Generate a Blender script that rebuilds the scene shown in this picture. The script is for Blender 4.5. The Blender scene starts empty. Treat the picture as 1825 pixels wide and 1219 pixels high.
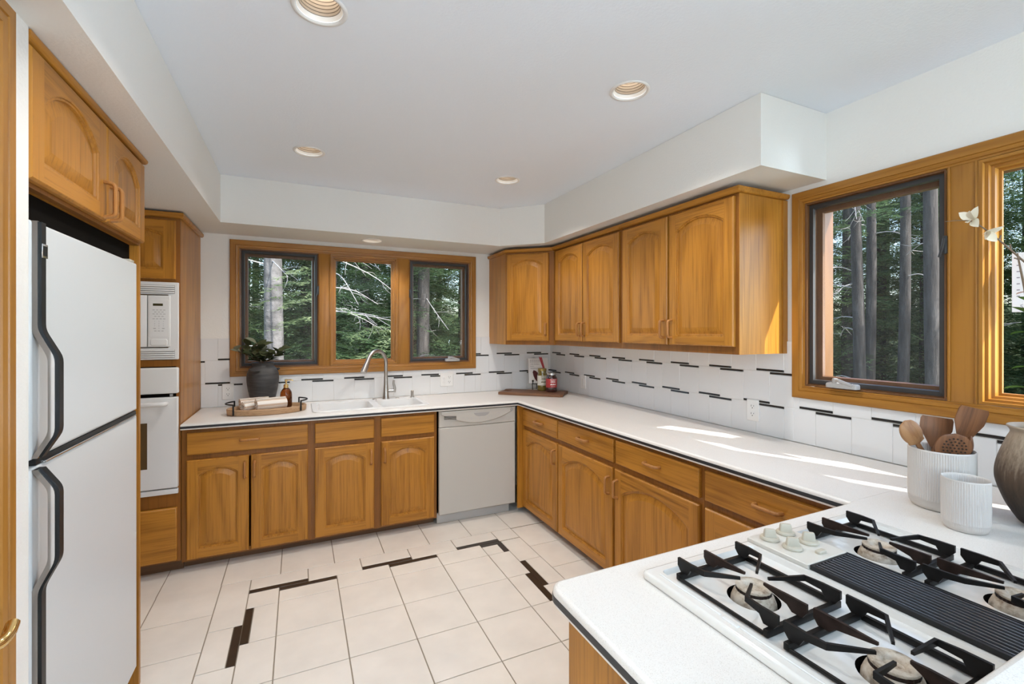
import bpy, bmesh, math, random
from math import sin, cos, pi, radians, sqrt, atan2
from mathutils import Vector, Matrix, noise
from mathutils.geometry import tessellate_polygon

# ------------------------------------------------------------------ camera, light, exposure
scn = bpy.context.scene
COL = scn.collection
cam_d = bpy.data.cameras.new('camera')
cam = bpy.data.objects.new('camera', cam_d)
COL.objects.link(cam)
cam.location = (0, 0, 1.47)
cam.rotation_euler = (radians(90), 0, radians(-25.0))
cam_d.sensor_width = 36
cam_d.lens = 36 * 816 / 1825
cam_d.shift_y = -18.5 / 1825
cam_d.clip_start = 0.02
scn.camera = cam

scn.view_settings.view_transform = 'Standard'
scn.view_settings.look = 'None'
scn.view_settings.gamma = 1
scn.view_settings.use_curve_mapping = False
scn.view_settings.exposure = 0.36
scn.cycles.max_bounces = 8
scn.cycles.diffuse_bounces = 5
scn.cycles.glossy_bounces = 4
scn.cycles.transmission_bounces = 6
scn.cycles.transparent_max_bounces = 12
scn.cycles.sample_clamp_indirect = 6
scn.cycles.caustics_reflective = False
scn.cycles.caustics_refractive = False

world = bpy.data.worlds.new('sky')
scn.world = world
world.use_nodes = True
wn = world.node_tree
sky = wn.nodes.new('ShaderNodeTexSky')
sky.sky_type = 'NISHITA'
sky.sun_disc = False
sky.sun_elevation = radians(38)
sky.sun_rotation = radians(156)
bg = wn.nodes['Background']
bg.inputs['Strength'].default_value = 0.60
wn.links.new(sky.outputs['Color'], bg.inputs['Color'])

def add_light(name, kind, loc, direction, energy, color=(1, 1, 1), **kw):
    d = bpy.data.lights.new(name, kind)
    d.energy = energy
    d.color = color
    for k, v in kw.items():
        setattr(d, k, v)
    o = bpy.data.objects.new(name, d)
    COL.objects.link(o)
    o.location = loc
    o.rotation_euler = Vector(direction).to_track_quat('-Z', 'Y').to_euler()
    return o

add_light('sun', 'SUN', (6, -8, 9), (-1, 2.25, -1.93), 8.5, (1.0, 0.96, 0.91), angle=radians(0.55))
# added fill lights behind the camera, at unseen openings made up for them
add_light('rear_fill', 'AREA', (-2.5, -3.92, 1.30), (0.10, 1.0, 0.30), 60, (0.90, 0.95, 1.0),
          shape='RECTANGLE', size=1.8, size_y=1.5)
add_light('left_fill', 'AREA', (-3.92, -1.9, 0.75), (1, 0.20, 2.2), 120, (0.64, 0.82, 1.0),
          shape='RECTANGLE', size=3.0, size_y=1.2)
add_light('side_fill', 'AREA', (3.00, -2.6, 0.90), (-1, 0.25, 1.35), 560, (0.64, 0.82, 1.0),
          shape='RECTANGLE', size=1.7, size_y=1.4)

# ------------------------------------------------------------------ mesh helpers
class MB:
    def __init__(s):
        s.v, s.f, s.m = [], [], []
    def add(s, vs, fs, mi=0, M=None):
        b = len(s.v)
        for p in vs:
            p = Vector(p)
            s.v.append(M @ p if M is not None else p)
        for k, f in enumerate(fs):
            s.f.append([b + i for i in f])
            s.m.append(mi[k] if isinstance(mi, list) else mi)
        return s
    def build(s, name, mats, parent=None, world=False, angle=38, flat=False):
        me = bpy.data.meshes.new(name)
        vs = s.v
        if world and parent is not None:
            inv = parent.matrix_basis.inverted()
            if parent.parent: inv = (parent.parent.matrix_basis @ parent.matrix_basis).inverted()
            vs = [inv @ p for p in vs]
        me.from_pydata([tuple(p) for p in vs], [], s.f)
        if not isinstance(mats, (list, tuple)): mats = [mats]
        for m in mats: me.materials.append(m)
        me.polygons.foreach_set('material_index', s.m)
        if not flat:
            me.polygons.foreach_set('use_smooth', [True] * len(s.f))
            me.set_sharp_from_angle(angle=radians(angle))
        me.update()
        o = bpy.data.objects.new(name, me)
        COL.objects.link(o)
        if parent is not None: o.parent = parent
        return o

FRONT = Matrix(((1, 0, 0, 0), (0, 0, -1, 0), (0, 1, 0, 0), (0, 0, 0, 1)))   # slab xy -> xz, height towards the viewer (-y)
def T(x, y, z): return Matrix.Translation((x, y, z))
def RZ(a): return Matrix.Rotation(a, 4, 'Z')
def RX(a): return Matrix.Rotation(a, 4, 'X')
def RY(a): return Matrix.Rotation(a, 4, 'Y')

def rrect(x0, x1, y0, y1, r=0.0, n=3):
    if r <= 0: return [(x0, y0), (x1, y0), (x1, y1), (x0, y1)]
    out = []
    for cx, cy, a0 in ((x1 - r, y0 + r, -90), (x1 - r, y1 - r, 0), (x0 + r, y1 - r, 90), (x0 + r, y0 + r, 180)):
        for k in range(n + 1):
            a = radians(a0 + 90 * k / n)
            out.append((cx + r * cos(a), cy + r * sin(a)))
    return out
def circle(cx, cy, r, n=32, ry=None):
    ry = r if ry is None else ry
    return [(cx + r * cos(2 * pi * k / n), cy + ry * sin(2 * pi * k / n)) for k in range(n)]
def offset(loop, d):
    """offset a counter-clockwise loop inward by d"""
    n = len(loop); out = []
    for i in range(n):
        p0, p1, p2 = Vector(loop[i - 1]), Vector(loop[i]), Vector(loop[(i + 1) % n])
        e1 = (p1 - p0); e2 = (p2 - p1)
        if e1.length < 1e-9: e1 = e2
        if e2.length < 1e-9: e2 = e1
        e1.normalize(); e2.normalize()
        n1 = Vector((-e1.y, e1.x)); n2 = Vector((-e2.y, e2.x))
        m = n1 + n2
        k = 1 + n1.dot(n2)
        if k < 0.15: k = 0.15
        out.append(tuple(p1 + m * (d / k)))
    return out
def bridge(mb, loops, mi=0, M=None, closed=True):
    n = len(loops[0]); vs = []; fs = []
    for l in loops: vs += l
    for a in range(len(loops) - 1):
        for i in range(n if closed else n - 1):
            j = (i + 1) % n
            fs.append([a * n + i, a * n + j, (a + 1) * n + j, (a + 1) * n + i])
    mb.add(vs, fs, mi, M)
def fill(mb, loops, z, mi=0, M=None, flip=False):
    pts = [(p[0], p[1], z) for l in loops for p in l]
    if len(loops) == 1 and len(loops[0]) <= 4:
        fs = [list(range(len(pts)))]
        if flip: fs = [f[::-1] for f in fs]
        mb.add(pts, fs, mi, M); return
    tris = tessellate_polygon([[Vector((p[0], p[1], 0)) for p in l] for l in loops])
    fs = []
    for t in tris:
        a, b, c = [Vector(pts[i]) for i in t]
        up = (b - a).cross(c - a).z > 0
        t = list(t)
        if up == flip: t = t[::-1]
        fs.append(t)
    mb.add(pts, fs, mi, M)
def smooth_profile(pts, k=4):
    """Catmull-Rom through the (radius, height) points of a lathe profile"""
    out = []
    for i in range(len(pts) - 1):
        p0, p1, p2, p3 = [Vector(pts[max(0, min(len(pts) - 1, j))]) for j in (i - 1, i, i + 1, i + 2)]
        for s in range(k):
            t = s / k
            q = .5 * (2 * p1 + (p2 - p0) * t + (2 * p0 - 5 * p1 + 4 * p2 - p3) * t * t + (3 * p1 - p0 - 3 * p2 + p3) * t ** 3)
            out.append((max(0, q.x), q.y))
    return out + [tuple(pts[-1])]
def slab(mb, outer, z0, z1, holes=(), r=0.0, rb=0.0, seg=3, mi=0, M=None, bottom=True, square=None):
    """solid plate: counter-clockwise outline, optional holes, rounded top (r) and bottom (rb) edges"""
    def ofs(l, d):
        return [(q[0], p[1]) if square is not None and square(p) else q for p, q in zip(l, offset(l, d))]
    loops = []
    if rb > 0:
        loops = [[(p[0], p[1], z0 + rb * (1 - sin(pi / 2 * (1 - k / seg)))) for p in ofs(outer, rb * (1 - cos(pi / 2 * (1 - k / seg))))] for k in range(seg + 1)]
        # runs from the inset bottom edge out to the full outline
    else:
        loops.append([(p[0], p[1], z0) for p in outer])
    if r > 0:
        for k in range(seg + 1):
            a = pi / 2 * k / seg
            loops.append([(p[0], p[1], z1 - r + r * sin(a)) for p in ofs(outer, r * (1 - cos(a)))])
    else:
        loops.append([(p[0], p[1], z1) for p in outer])
    bridge(mb, loops, mi, M)
    fill(mb, [loops[-1]] + [h for h in holes], z1, mi, M)
    if bottom: fill(mb, [loops[0]] + [h for h in holes], z0, mi, M, flip=True)
    for h in holes:
        bridge(mb, [[(p[0], p[1], z1) for p in h], [(p[0], p[1], z0) for p in h]], mi, M)
def box(mb, x0, x1, y0, y1, z0, z1, r=0.0, mi=0, M=None):
    if r > 0: slab(mb, rrect(x0, x1, y0, y1, r, 2), z0, z1, r=r, rb=r, seg=2, mi=mi, M=M)
    else: slab(mb, rrect(x0, x1, y0, y1), z0, z1, mi=mi, M=M)
def lathe(mb, prof, n=32, mi=0, M=None, cap0=False, cap1=False, mod=None):
    loops = []
    for r, z in prof:
        l = []
        for k in range(n):
            a = 2 * pi * k / n
            rr = r * (mod(a, z) if mod else 1)
            l.append((rr * cos(a), rr * sin(a), z))
        loops.append(l)
    bridge(mb, loops, mi, M)
    if cap0: mb.add(loops[0], [list(range(n))[::-1]], mi, M)
    if cap1: mb.add(loops[-1], [list(range(n))], mi, M)
def tube(mb, path, rad, n=8, mi=0, M=None, caps=True, flat=1.0, up=None):
    path = [Vector(p) for p in path]
    m = len(path)
    if not isinstance(rad, (list, tuple)): rad = [rad] * m
    loops = []; nrm = None
    for i in range(m):
        t = (path[min(i + 1, m - 1)] - path[max(i - 1, 0)]).normalized()
        if nrm is None:
            u = Vector(up) if up is not None else (Vector((0, 0, 1)) if abs(t.z) < 0.9 else Vector((1, 0, 0)))
            nrm = (u - t * u.dot(t)).normalized()
        else:
            nrm = (nrm - t * nrm.dot(t)).normalized()
        b = t.cross(nrm)
        loops.append([tuple(path[i] + nrm * (rad[i] * cos(2 * pi * k / n)) + b * (rad[i] * flat * sin(2 * pi * k / n))) for k in range(n)])
    bridge(mb, loops, mi, M)
    if caps:
        mb.add(loops[0], [list(range(n))[::-1]], mi, M)
        mb.add(loops[-1], [list(range(n))], mi, M)
def arc_path(pts, r, n=4):
    """round the inner corners of a polyline"""
    pts = [Vector(p) for p in pts]; out = [pts[0]]
    for i in range(1, len(pts) - 1):
        a, p, b = pts[i - 1], pts[i], pts[i + 1]
        d1 = (a - p).normalized(); d2 = (b - p).normalized()
        rr = min(r, (a - p).length * .49, (b - p).length * .49)
        p1, p2 = p + d1 * rr, p + d2 * rr
        for k in range(n + 1):
            t = k / n
            out.append(p1 * (1 - t) ** 2 + p * 2 * t * (1 - t) + p2 * t * t)
    out.append(pts[-1]); return out
def text_mb(mb, body, size, M, mi=0, align='LEFT'):
    cu = bpy.data.curves.new('lettering', 'FONT')
    cu.body = body; cu.size = size; cu.align_x = align; cu.resolution_u = 2
    ob = bpy.data.objects.new('lettering', cu)
    COL.objects.link(ob)
    dg = bpy.context.evaluated_depsgraph_get()
    me = bpy.data.meshes.new_from_object(ob.evaluated_get(dg))
    mb.add([v.co.copy() for v in me.vertices], [list(p.vertices) for p in me.polygons], mi, M)
    bpy.data.objects.remove(ob); bpy.data.curves.remove(cu); bpy.data.meshes.remove(me)

def thing(name, label, cat, loc=(0, 0, 0), rz=0.0, group=None):
    o = bpy.data.objects.new(name, None)
    o.empty_display_size = 0.05
    COL.objects.link(o)
    o.matrix_basis = T(*loc) @ RZ(rz)
    o['label'] = label; o['category'] = cat
    if group: o['group'] = group
    return o
def tag(o, label, cat, group=None):
    o['label'] = label; o['category'] = cat
    if group: o['group'] = group
    return o
def struct(o):
    o['kind'] = 'structure'; return o
def sroot(name, loc=(0, 0, 0), rz=0.0):
    o = bpy.data.objects.new(name, None); COL.objects.link(o)
    o.matrix_basis = T(*loc) @ RZ(rz); o['kind'] = 'structure'; return o
def dup(root, loc, rz, label=None, group=None):
    r = root.copy(); COL.objects.link(r); r.matrix_basis = T(*loc) @ RZ(rz)
    if label: r['label'] = label
    if group: r['group'] = group
    for ch in list(root.children):
        c = ch.copy(); COL.objects.link(c); c.parent = r
        for g in list(ch.children):
            d = g.copy(); COL.objects.link(d); d.parent = c
    return r

# ------------------------------------------------------------------ materials
class NT:
    def __init__(s, name):
        s.mat = bpy.data.materials.new(name); s.mat.use_nodes = True
        s.t = s.mat.node_tree; s.b = s.t.nodes['Principled BSDF']; s.out = s.t.nodes['Material Output']
    def n(s, typ, **kw):
        o = s.t.nodes.new(typ)
        for k, v in kw.items():
            if k in o.inputs: o.inputs[k].default_value = v
            else: setattr(o, k, v)
        return o
    def l(s, a, b): s.t.links.new(a, b)
    def ramp(s, stops):
        r = s.n('ShaderNodeValToRGB'); e = r.color_ramp.elements
        while len(e) < len(stops): e.new(0.5)
        for k, (p, c) in enumerate(stops):
            e[k].position = p; e[k].color = (*c, 1) if len(c) == 3 else c
        return r
    def coords(s, scale, kind='Object', rnd=True):
        tc = s.n('ShaderNodeTexCoord'); mp = s.n('ShaderNodeMapping'); mp.inputs['Scale'].default_value = scale
        if rnd:
            oi = s.n('ShaderNodeObjectInfo'); ml = s.n('ShaderNodeVectorMath', operation='SCALE')
            cb = s.n('ShaderNodeCombineXYZ')
            s.l(oi.outputs['Random'], cb.inputs[0]); s.l(oi.outputs['Random'], cb.inputs[1]); s.l(oi.outputs['Random'], cb.inputs[2])
            s.l(cb.outputs[0], ml.inputs[0]); ml.inputs['Scale'].default_value = 17.3
            ad = s.n('ShaderNodeVectorMath', operation='ADD')
            s.l(tc.outputs[kind], ad.inputs[0]); s.l(ml.outputs[0], ad.inputs[1]); s.l(ad.outputs[0], mp.inputs['Vector'])
        else: s.l(tc.outputs[kind], mp.inputs['Vector'])
        return mp.outputs['Vector']
    def math(s, op, a, b=None):
        m = s.n('ShaderNodeMath', operation=op)
        for k, x in enumerate((a, b)):
            if x is None: continue
            if hasattr(x, 'links') or hasattr(x, 'is_linked'): s.l(x, m.inputs[k])
            else: m.inputs[k].default_value = x
        return m.outputs[0]
    def bump(s, h, strength, dist):
        b = s.n('ShaderNodeBump'); b.inputs['Strength'].default_value = strength; b.inputs['Distance'].default_value = dist
        s.l(h, b.inputs['Height']); s.l(b.outputs[0], s.b.inputs['Normal'])
def plain(name, col, rough=0.5, metal=0.0, bump=None, var=0.0, vscale=8.0, spec=None, coat=0.0):
    m = NT(name)
    m.b.inputs['Base Color'].default_value = (*col, 1); m.b.inputs['Roughness'].default_value = rough
    m.b.inputs['Metallic'].default_value = metal
    if spec is not None: m.b.inputs['Specular IOR Level'].default_value = spec
    if coat: m.b.inputs['Coat Weight'].default_value = coat; m.b.inputs['Coat Roughness'].default_value = 0.1
    if var > 0:
        nz = m.n('ShaderNodeTexNoise', Scale=1.0, Detail=4.0); m.l(m.coords((vscale,) * 3), nz.inputs['Vector'])
        r = m.ramp([(0.3, tuple(c * (1 - var) for c in col)), (0.7, tuple(min(1, c * (1 + var)) for c in col))])
        m.l(nz.outputs['Fac'], r.inputs[0]); m.l(r.outputs[0], m.b.inputs['Base Color'])
    if bump:
        nz = m.n('ShaderNodeTexNoise', Scale=1.0, Detail=3.0); m.l(m.coords((bump[0],) * 3, rnd=False), nz.inputs['Vector'])
        m.bump(nz.outputs['Fac'], bump[1], bump[2])
    return m.mat
def wood(name, light, dark, axis='z', rough=0.34, rings=72.0, ringmix=0.30, pore=0.42, wide=3.0):
    m = NT(name)
    def sc(a, b):
        return {'z': (a, a, b), 'x': (b, a, a), 'y': (a, b, a)}[axis]
    n1 = m.n('ShaderNodeTexNoise', Scale=1.0, Detail=1.5, Roughness=0.45); m.l(m.coords(sc(wide, wide * 0.11)), n1.inputs['Vector'])
    ring = m.math('SINE', m.math('MULTIPLY', n1.outputs['Fac'], rings))
    ring = m.math('MULTIPLY', m.math('ADD', ring, 1.0), 0.5)
    ring = m.math('POWER', ring, 2.2)
    n2 = m.n('ShaderNodeTexNoise', Scale=1.0, Detail=3.0, Roughness=0.65); m.l(m.coords(sc(115, 3.2)), n2.inputs['Vector'])
    n3 = m.n('ShaderNodeTexNoise', Scale=1.0, Detail=2.0); m.l(m.coords(sc(14, 0.6)), n3.inputs['Vector'])
    r = m.ramp([(0.0, light), (1.0, dark)])
    pores = m.ramp([(0.46, (0, 0, 0)), (0.66, (1, 1, 1))]); m.l(n2.outputs['Fac'], pores.inputs[0])
    f = m.math('ADD', m.math('MULTIPLY', ring, ringmix), m.math('MULTIPLY', pores.outputs[0], pore))
    f = m.math('ADD', f, m.math('MULTIPLY', m.math('SUBTRACT', n3.outputs['Fac'], 0.5), 0.4))
    oi = m.n('ShaderNodeObjectInfo')
    f = m.math('ADD', f, m.math('MULTIPLY', m.math('SUBTRACT', oi.outputs['Random'], 0.5), 0.16))
    m.l(f, r.inputs[0]); m.l(r.outputs[0], m.b.inputs['Base Color'])
    m.b.inputs['Roughness'].default_value = rough; m.b.inputs['Specular IOR Level'].default_value = 0.38
    m.bump(pores.outputs[0], 0.12, -0.0006)
    return m.mat

OAK_L, OAK_D = (0.455, 0.194, 0.026), (0.170, 0.058, 0.005)
oak = wood('honey_oak_upright_grain', OAK_L, OAK_D, 'z')
oak_h = wood('honey_oak_level_grain', OAK_L, OAK_D, 'x')
oak_d = wood('honey_oak_face_frame', (0.26, 0.100, 0.018), (0.13, 0.045, 0.008), 'z', rings=30)
oak_k = wood('stained_oak_toe_kick', (0.16, 0.085, 0.04), (0.08, 0.04, 0.02), 'x', rough=0.6)
oak_p = wood('oak_pull', (0.40, 0.175, 0.05), (0.22, 0.085, 0.022), 'z', ringmix=0.25, rough=0.3)
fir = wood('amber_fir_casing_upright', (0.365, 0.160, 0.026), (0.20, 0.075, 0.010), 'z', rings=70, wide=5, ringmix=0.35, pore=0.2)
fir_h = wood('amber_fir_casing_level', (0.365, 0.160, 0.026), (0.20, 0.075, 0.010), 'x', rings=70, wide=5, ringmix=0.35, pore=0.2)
fir_s = wood('dark_fir_sash', (0.150, 0.065, 0.022), (0.080, 0.032, 0.012), 'z', rings=60, wide=5, ringmix=0.3, pore=0.2)  # darker fir for casement sashes and jambs
walnut = wood('walnut_board', (0.20, 0.095, 0.048), (0.060, 0.026, 0.013), 'x', rough=0.5, rings=40)
acacia = wood('acacia_utensil', (0.215, 0.092, 0.040), (0.055, 0.022, 0.011), 'z', rough=0.42, rings=34, wide=9)
acacia_l = wood('pale_acacia_utensil', (0.36, 0.19, 0.085), (0.17, 0.070, 0.028), 'z', rough=0.42, rings=30, wide=9)
mango = wood('mango_wood_tray', (0.50, 0.32, 0.18), (0.25, 0.13, 0.06), 'x', rough=0.55, rings=26, wide=4)

wall_paint = plain('warm_white_wall_paint', (0.80, 0.785, 0.745), 0.6, bump=(110, 0.35, 0.003))
ceil_paint = plain('white_ceiling_paint', (0.83, 0.88, 0.945), 0.7, bump=(90, 0.30, 0.003))
white_gloss = plain('white_enamel', (0.72, 0.715, 0.70), 0.22)
panel_enamel = plain('bisque_panel_enamel', (0.63, 0.60, 0.54), 0.3)
white_enamel = plain('white_porcelain_enamel', (0.74, 0.72, 0.68), 0.12, coat=0.5)
dish_white = plain('off_white_dishwasher_enamel', (0.50, 0.475, 0.43), 0.3)
fridge_white = plain('pebbled_white_fridge_skin', (0.64, 0.665, 0.675), 0.34, bump=(420, 0.10, 0.0006))
bisque = plain('bisque_plastic', (0.52, 0.48, 0.39), 0.35)
white_plastic = plain('white_plastic', (0.80, 0.79, 0.77), 0.35)
grey_plastic = plain('grey_plastic', (0.36, 0.35, 0.34), 0.4)
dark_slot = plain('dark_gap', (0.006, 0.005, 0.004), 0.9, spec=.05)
black_iron = plain('black_cast_iron', (0.007, 0.0062, 0.0058), 0.45, var=0.3, vscale=60, spec=.25)
rust_iron = plain('heat_worn_iron', (0.022, 0.012, 0.009), 0.5, var=0.5, vscale=50, spec=.25)
black_plastic = plain('black_handle_trim', (0.012, 0.013, 0.014), 0.4, spec=.35)
chrome = plain('chrome', (0.75, 0.75, 0.76), 0.12, 1.0)
nickel = plain('brushed_nickel', (0.46, 0.44, 0.41), 0.3, 1.0)
brass = plain('polished_brass', (0.80, 0.58, 0.25), 0.18, 1.0)
gold = plain('gold_pump', (0.85, 0.62, 0.28), 0.25, 1.0)
bronze = plain('dark_bronze_window_frame', (0.035, 0.034, 0.034), 0.45)
black_inlay = plain('black_edge_inlay', (0.020, 0.022, 0.026), 0.35)
black_tile = plain('espresso_black_tile', (0.032, 0.022, 0.016), 0.3, var=0.15, vscale=20)
black_wtile = plain('black_liner_tile', (0.014, 0.014, 0.015), 0.18)
wall_tile = plain('white_wall_tile', (0.74, 0.74, 0.74), 0.16, var=0.015, vscale=3)
wall_grout = plain('pale_wall_grout', (0.66, 0.645, 0.62), 0.8)
floor_tile = plain('ivory_floor_tile', (0.83, 0.775, 0.70), 0.26, var=0.05, vscale=6, bump=(26, 0.04, 0.001))
floor_grout = plain('taupe_floor_grout', (0.30, 0.25, 0.19), 0.9)
stoneware = plain('matte_white_stoneware', (0.60, 0.565, 0.53), 0.55)
rough_clay = None

def speckled(name, base, fleck, rough=0.3):
    m = NT(name)
    nz = m.n('ShaderNodeTexNoise', Scale=1.0, Detail=2.0); m.l(m.coords((620,) * 3, rnd=False), nz.inputs['Vector'])
    r = m.ramp([(0.30, fleck), (0.45, base), (0.62, base), (0.75, tuple(min(1, c * 1.06) for c in base))])
    m.l(nz.outputs['Fac'], r.inputs[0]); m.l(r.outputs[0], m.b.inputs['Base Color'])
    m.b.inputs['Roughness'].default_value = rough
    return m.mat
counter_mat = speckled('speckled_white_solid_surface', (0.775, 0.745, 0.70), (0.62, 0.58, 0.53))
def striped_clay(name, low, mid, top):
    m = NT(name)
    tc = m.n('ShaderNodeTexCoord'); sp = m.n('ShaderNodeSeparateXYZ'); m.l(tc.outputs['Generated'], sp.inputs[0])
    nz = m.n('ShaderNodeTexNoise', Scale=1.0, Detail=5.0, Roughness=0.7); m.l(m.coords((70, 70, 9), rnd=False), nz.inputs['Vector'])
    f = m.math('ADD', sp.outputs['Z'], m.math('MULTIPLY', m.math('SUBTRACT', nz.outputs['Fac'], 0.5), 0.75))
    r = m.ramp([(0.15, low), (0.55, mid), (0.88, top)])
    m.l(f, r.inputs[0]); m.l(r.outputs[0], m.b.inputs['Base Color']); m.b.inputs['Roughness'].default_value = 0.6
    m.bump(nz.outputs['Fac'], 0.3, 0.002)
    return m.mat
brown_clay = striped_clay('smoked_brown_clay', (0.030, 0.019, 0.012), (0.090, 0.055, 0.032), (0.36, 0.285, 0.21))
def banded_clay(name):
    m = NT(name)
    nz = m.n('ShaderNodeTexNoise', Scale=1.0, Detail=4.0, Roughness=0.6); m.l(m.coords((7, 7, 55), rnd=False), nz.inputs['Vector'])
    r = m.ramp([(0.35, (0.030, 0.030, 0.032)), (0.65, (0.075, 0.072, 0.070))])
    m.l(nz.outputs['Fac'], r.inputs[0]); m.l(r.outputs[0], m.b.inputs['Base Color']); m.b.inputs['Roughness'].default_value = 0.6
    m.bump(nz.outputs['Fac'], 0.35, 0.003)
    return m.mat
dark_clay = banded_clay('charcoal_clay')
def burner_metal():
    m = NT('heat_stained_burner')
    nz = m.n('ShaderNodeTexNoise', Scale=1.0, Detail=6.0, Roughness=0.7); m.l(m.coords((45, 45, 60)), nz.inputs['Vector'])
    r = m.ramp([(0.30, (0.16, 0.10, 0.06)), (0.5, (0.48, 0.40, 0.31)), (0.75, (0.66, 0.60, 0.52))])
    m.l(nz.outputs['Fac'], r.inputs[0]); m.l(r.outputs[0], m.b.inputs['Base Color']); m.b.inputs['Roughness'].default_value = 0.55
    return m.mat
burner_mat = burner_metal()
def glassy(name, tint=(1, 1, 1), gloss=0.25):
    m = NT(name)
    tr = m.n('ShaderNodeBsdfTransparent', Color=(*tint, 1)); gl = m.n('ShaderNodeBsdfGlossy', Roughness=0.0)
    fr = m.n('ShaderNodeFresnel', IOR=1.45); mx = m.n('ShaderNodeMixShader')
    m.l(m.math('MULTIPLY', fr.outputs[0], gloss), mx.inputs[0]); m.l(tr.outputs[0], mx.inputs[1]); m.l(gl.outputs[0], mx.inputs[2])
    m.l(mx.outputs[0], m.out.inputs['Surface'])
    return m.mat
pane_glass = glassy('window_glass', (0.96, 0.975, 0.97))
def mesh_screen():
    m = NT('insect_screen')
    tr = m.n('ShaderNodeBsdfTransparent', Color=(1, 1, 1, 1)); df = m.n('ShaderNodeBsdfDiffuse', Color=(0.25, 0.25, 0.25, 1))
    mx = m.n('ShaderNodeMixShader'); mx.inputs[0].default_value = 0.10
    m.l(tr.outputs[0], mx.inputs[1]); m.l(df.outputs[0], mx.inputs[2]); m.l(mx.outputs[0], m.out.inputs['Surface'])
    return m.mat
screen_mat = mesh_screen()
def jar_glass(name, col, rough=0.05):
    m = NT(name); m.b.inputs['Base Color'].default_value = (*col, 1); m.b.inputs['Roughness'].default_value = rough
    m.b.inputs['Coat Weight'].default_value = 1.0; m.b.inputs['Coat Roughness'].default_value = 0.03
    return m.mat
def amber():
    m = NT('amber_glass'); m.b.inputs['Base Color'].default_value = (0.33, 0.085, 0.015, 1); m.b.inputs['Roughness'].default_value = 0.04
    m.b.inputs['Transmission Weight'].default_value = 0.85; m.b.inputs['IOR'].default_value = 1.45
    return m.mat
amber_glass = amber()
def glow(name, col, s):
    m = NT(name); m.b.inputs['Emission Color'].default_value = (*col, 1); m.b.inputs['Emission Strength'].default_value = s
    m.b.inputs['Base Color'].default_value = (0.9, 0.9, 0.85, 1)
    return m.mat
def leafy(name, a, b, trans=0.3):
    m = NT(name)
    nz = m.n('ShaderNodeTexNoise', Scale=1.0, Detail=2.0); m.l(m.coords((3, 3, 3)), nz.inputs['Vector'])
    r = m.ramp([(0.32, a), (0.68, b)]); m.l(nz.outputs['Fac'], r.inputs[0])
    df = m.n('ShaderNodeBsdfDiffuse'); ts = m.n('ShaderNodeBsdfTranslucent'); mx = m.n('ShaderNodeMixShader'); mx.inputs[0].default_value = trans
    m.l(r.outputs[0], df.inputs['Color']); m.l(r.outputs[0], ts.inputs['Color'])
    m.l(df.outputs[0], mx.inputs[1]); m.l(ts.outputs[0], mx.inputs[2]); m.l(mx.outputs[0], m.out.inputs['Surface'])
    return m.mat
# ------------------------------------------------------------------ the setting
YB, XR, ZC, ZS = 3.98, 2.28, 2.51, 2.193        # window wall, right wall, ceiling, soffit underside
CANS = [(0.062, 1.597), (1.297, 1.578), (0.056, 2.891), (1.299, 2.862)]
CAN_S = (0.533, 3.77)
CR = 0.070

def wall_prism(name, outline, holes, depth, M, mats=wall_paint):
    mb = MB(); slab(mb, outline, 0, depth, holes=holes, M=M)
    return struct(mb.build(name, mats, flat=True))

# floor: concrete bed with laid tiles
mb = MB(); box(mb, -4.0, 2.43, -4.0, 4.13, -0.12, -0.001)
floor = struct(mb.build('floor', [floor_grout], flat=True))
tiles = MB()
P, G = 0.3068, 0.0025
def ft(x0, x1, y0, y1, mi=0, g=G):
    slab(tiles, rrect(x0 + g, x1 - g, y0 + g, y1 - g), -0.0008, 0.003, r=0.0012, seg=1, mi=mi, bottom=False)
xi = [-0.0985 + P * k for k in range(5)]                      # inner field
yi = [2.787 - P * k for k in range(0, 13)]
for a in range(4):
    for b in range(12): ft(xi[a], xi[a + 1], yi[b + 1], yi[b])
XL0, XLm, XL1 = -0.4035, -0.2525, -0.0985                       # left band
XR0, XRm, XR1 = 1.1287, 1.2815, 1.4325                          # right band
Y0, Ym, Y1 = 2.787, 2.945, 3.105                              # far band
bw = 0.0375
def hstrip(x0, x1, ya, yb, black_top):
    if black_top: ft(x0, x1, ya, yb - bw, 0); ft(x0, x1, yb - bw, yb, 1, 0.0012)
    else: ft(x0, x1, ya + bw, yb, 0); ft(x0, x1, ya, ya + bw, 1, 0.0012)
def vstrip(xa, xb, y0, y1, black_right):
    if black_right: ft(xa, xb - bw, y0, y1, 0); ft(xb - bw, xb, y0, y1, 1, 0.0012)
    else: ft(xa + bw, xb, y0, y1, 0); ft(xa, xa + bw, y0, y1, 1, 0.0012)
ft(XL0, XLm, Ym, Y1); x = XLm
for k in range(5):
    if k % 2 == 0: hstrip(x, x + P - .001, Ym, Y1, False)
    else: ft(x, x + P - .001, Ym, Y1)
    x += P - .001
ft(x, XR1, Ym, Y1)
ft(XLm, XL1, Y0, Ym); x = XL1
for k in range(4):
    if k % 2 == 0: hstrip(x, x + P, Y0, Ym, True)
    else: ft(x, x + P, Y0, Ym)
    x += P
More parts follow.
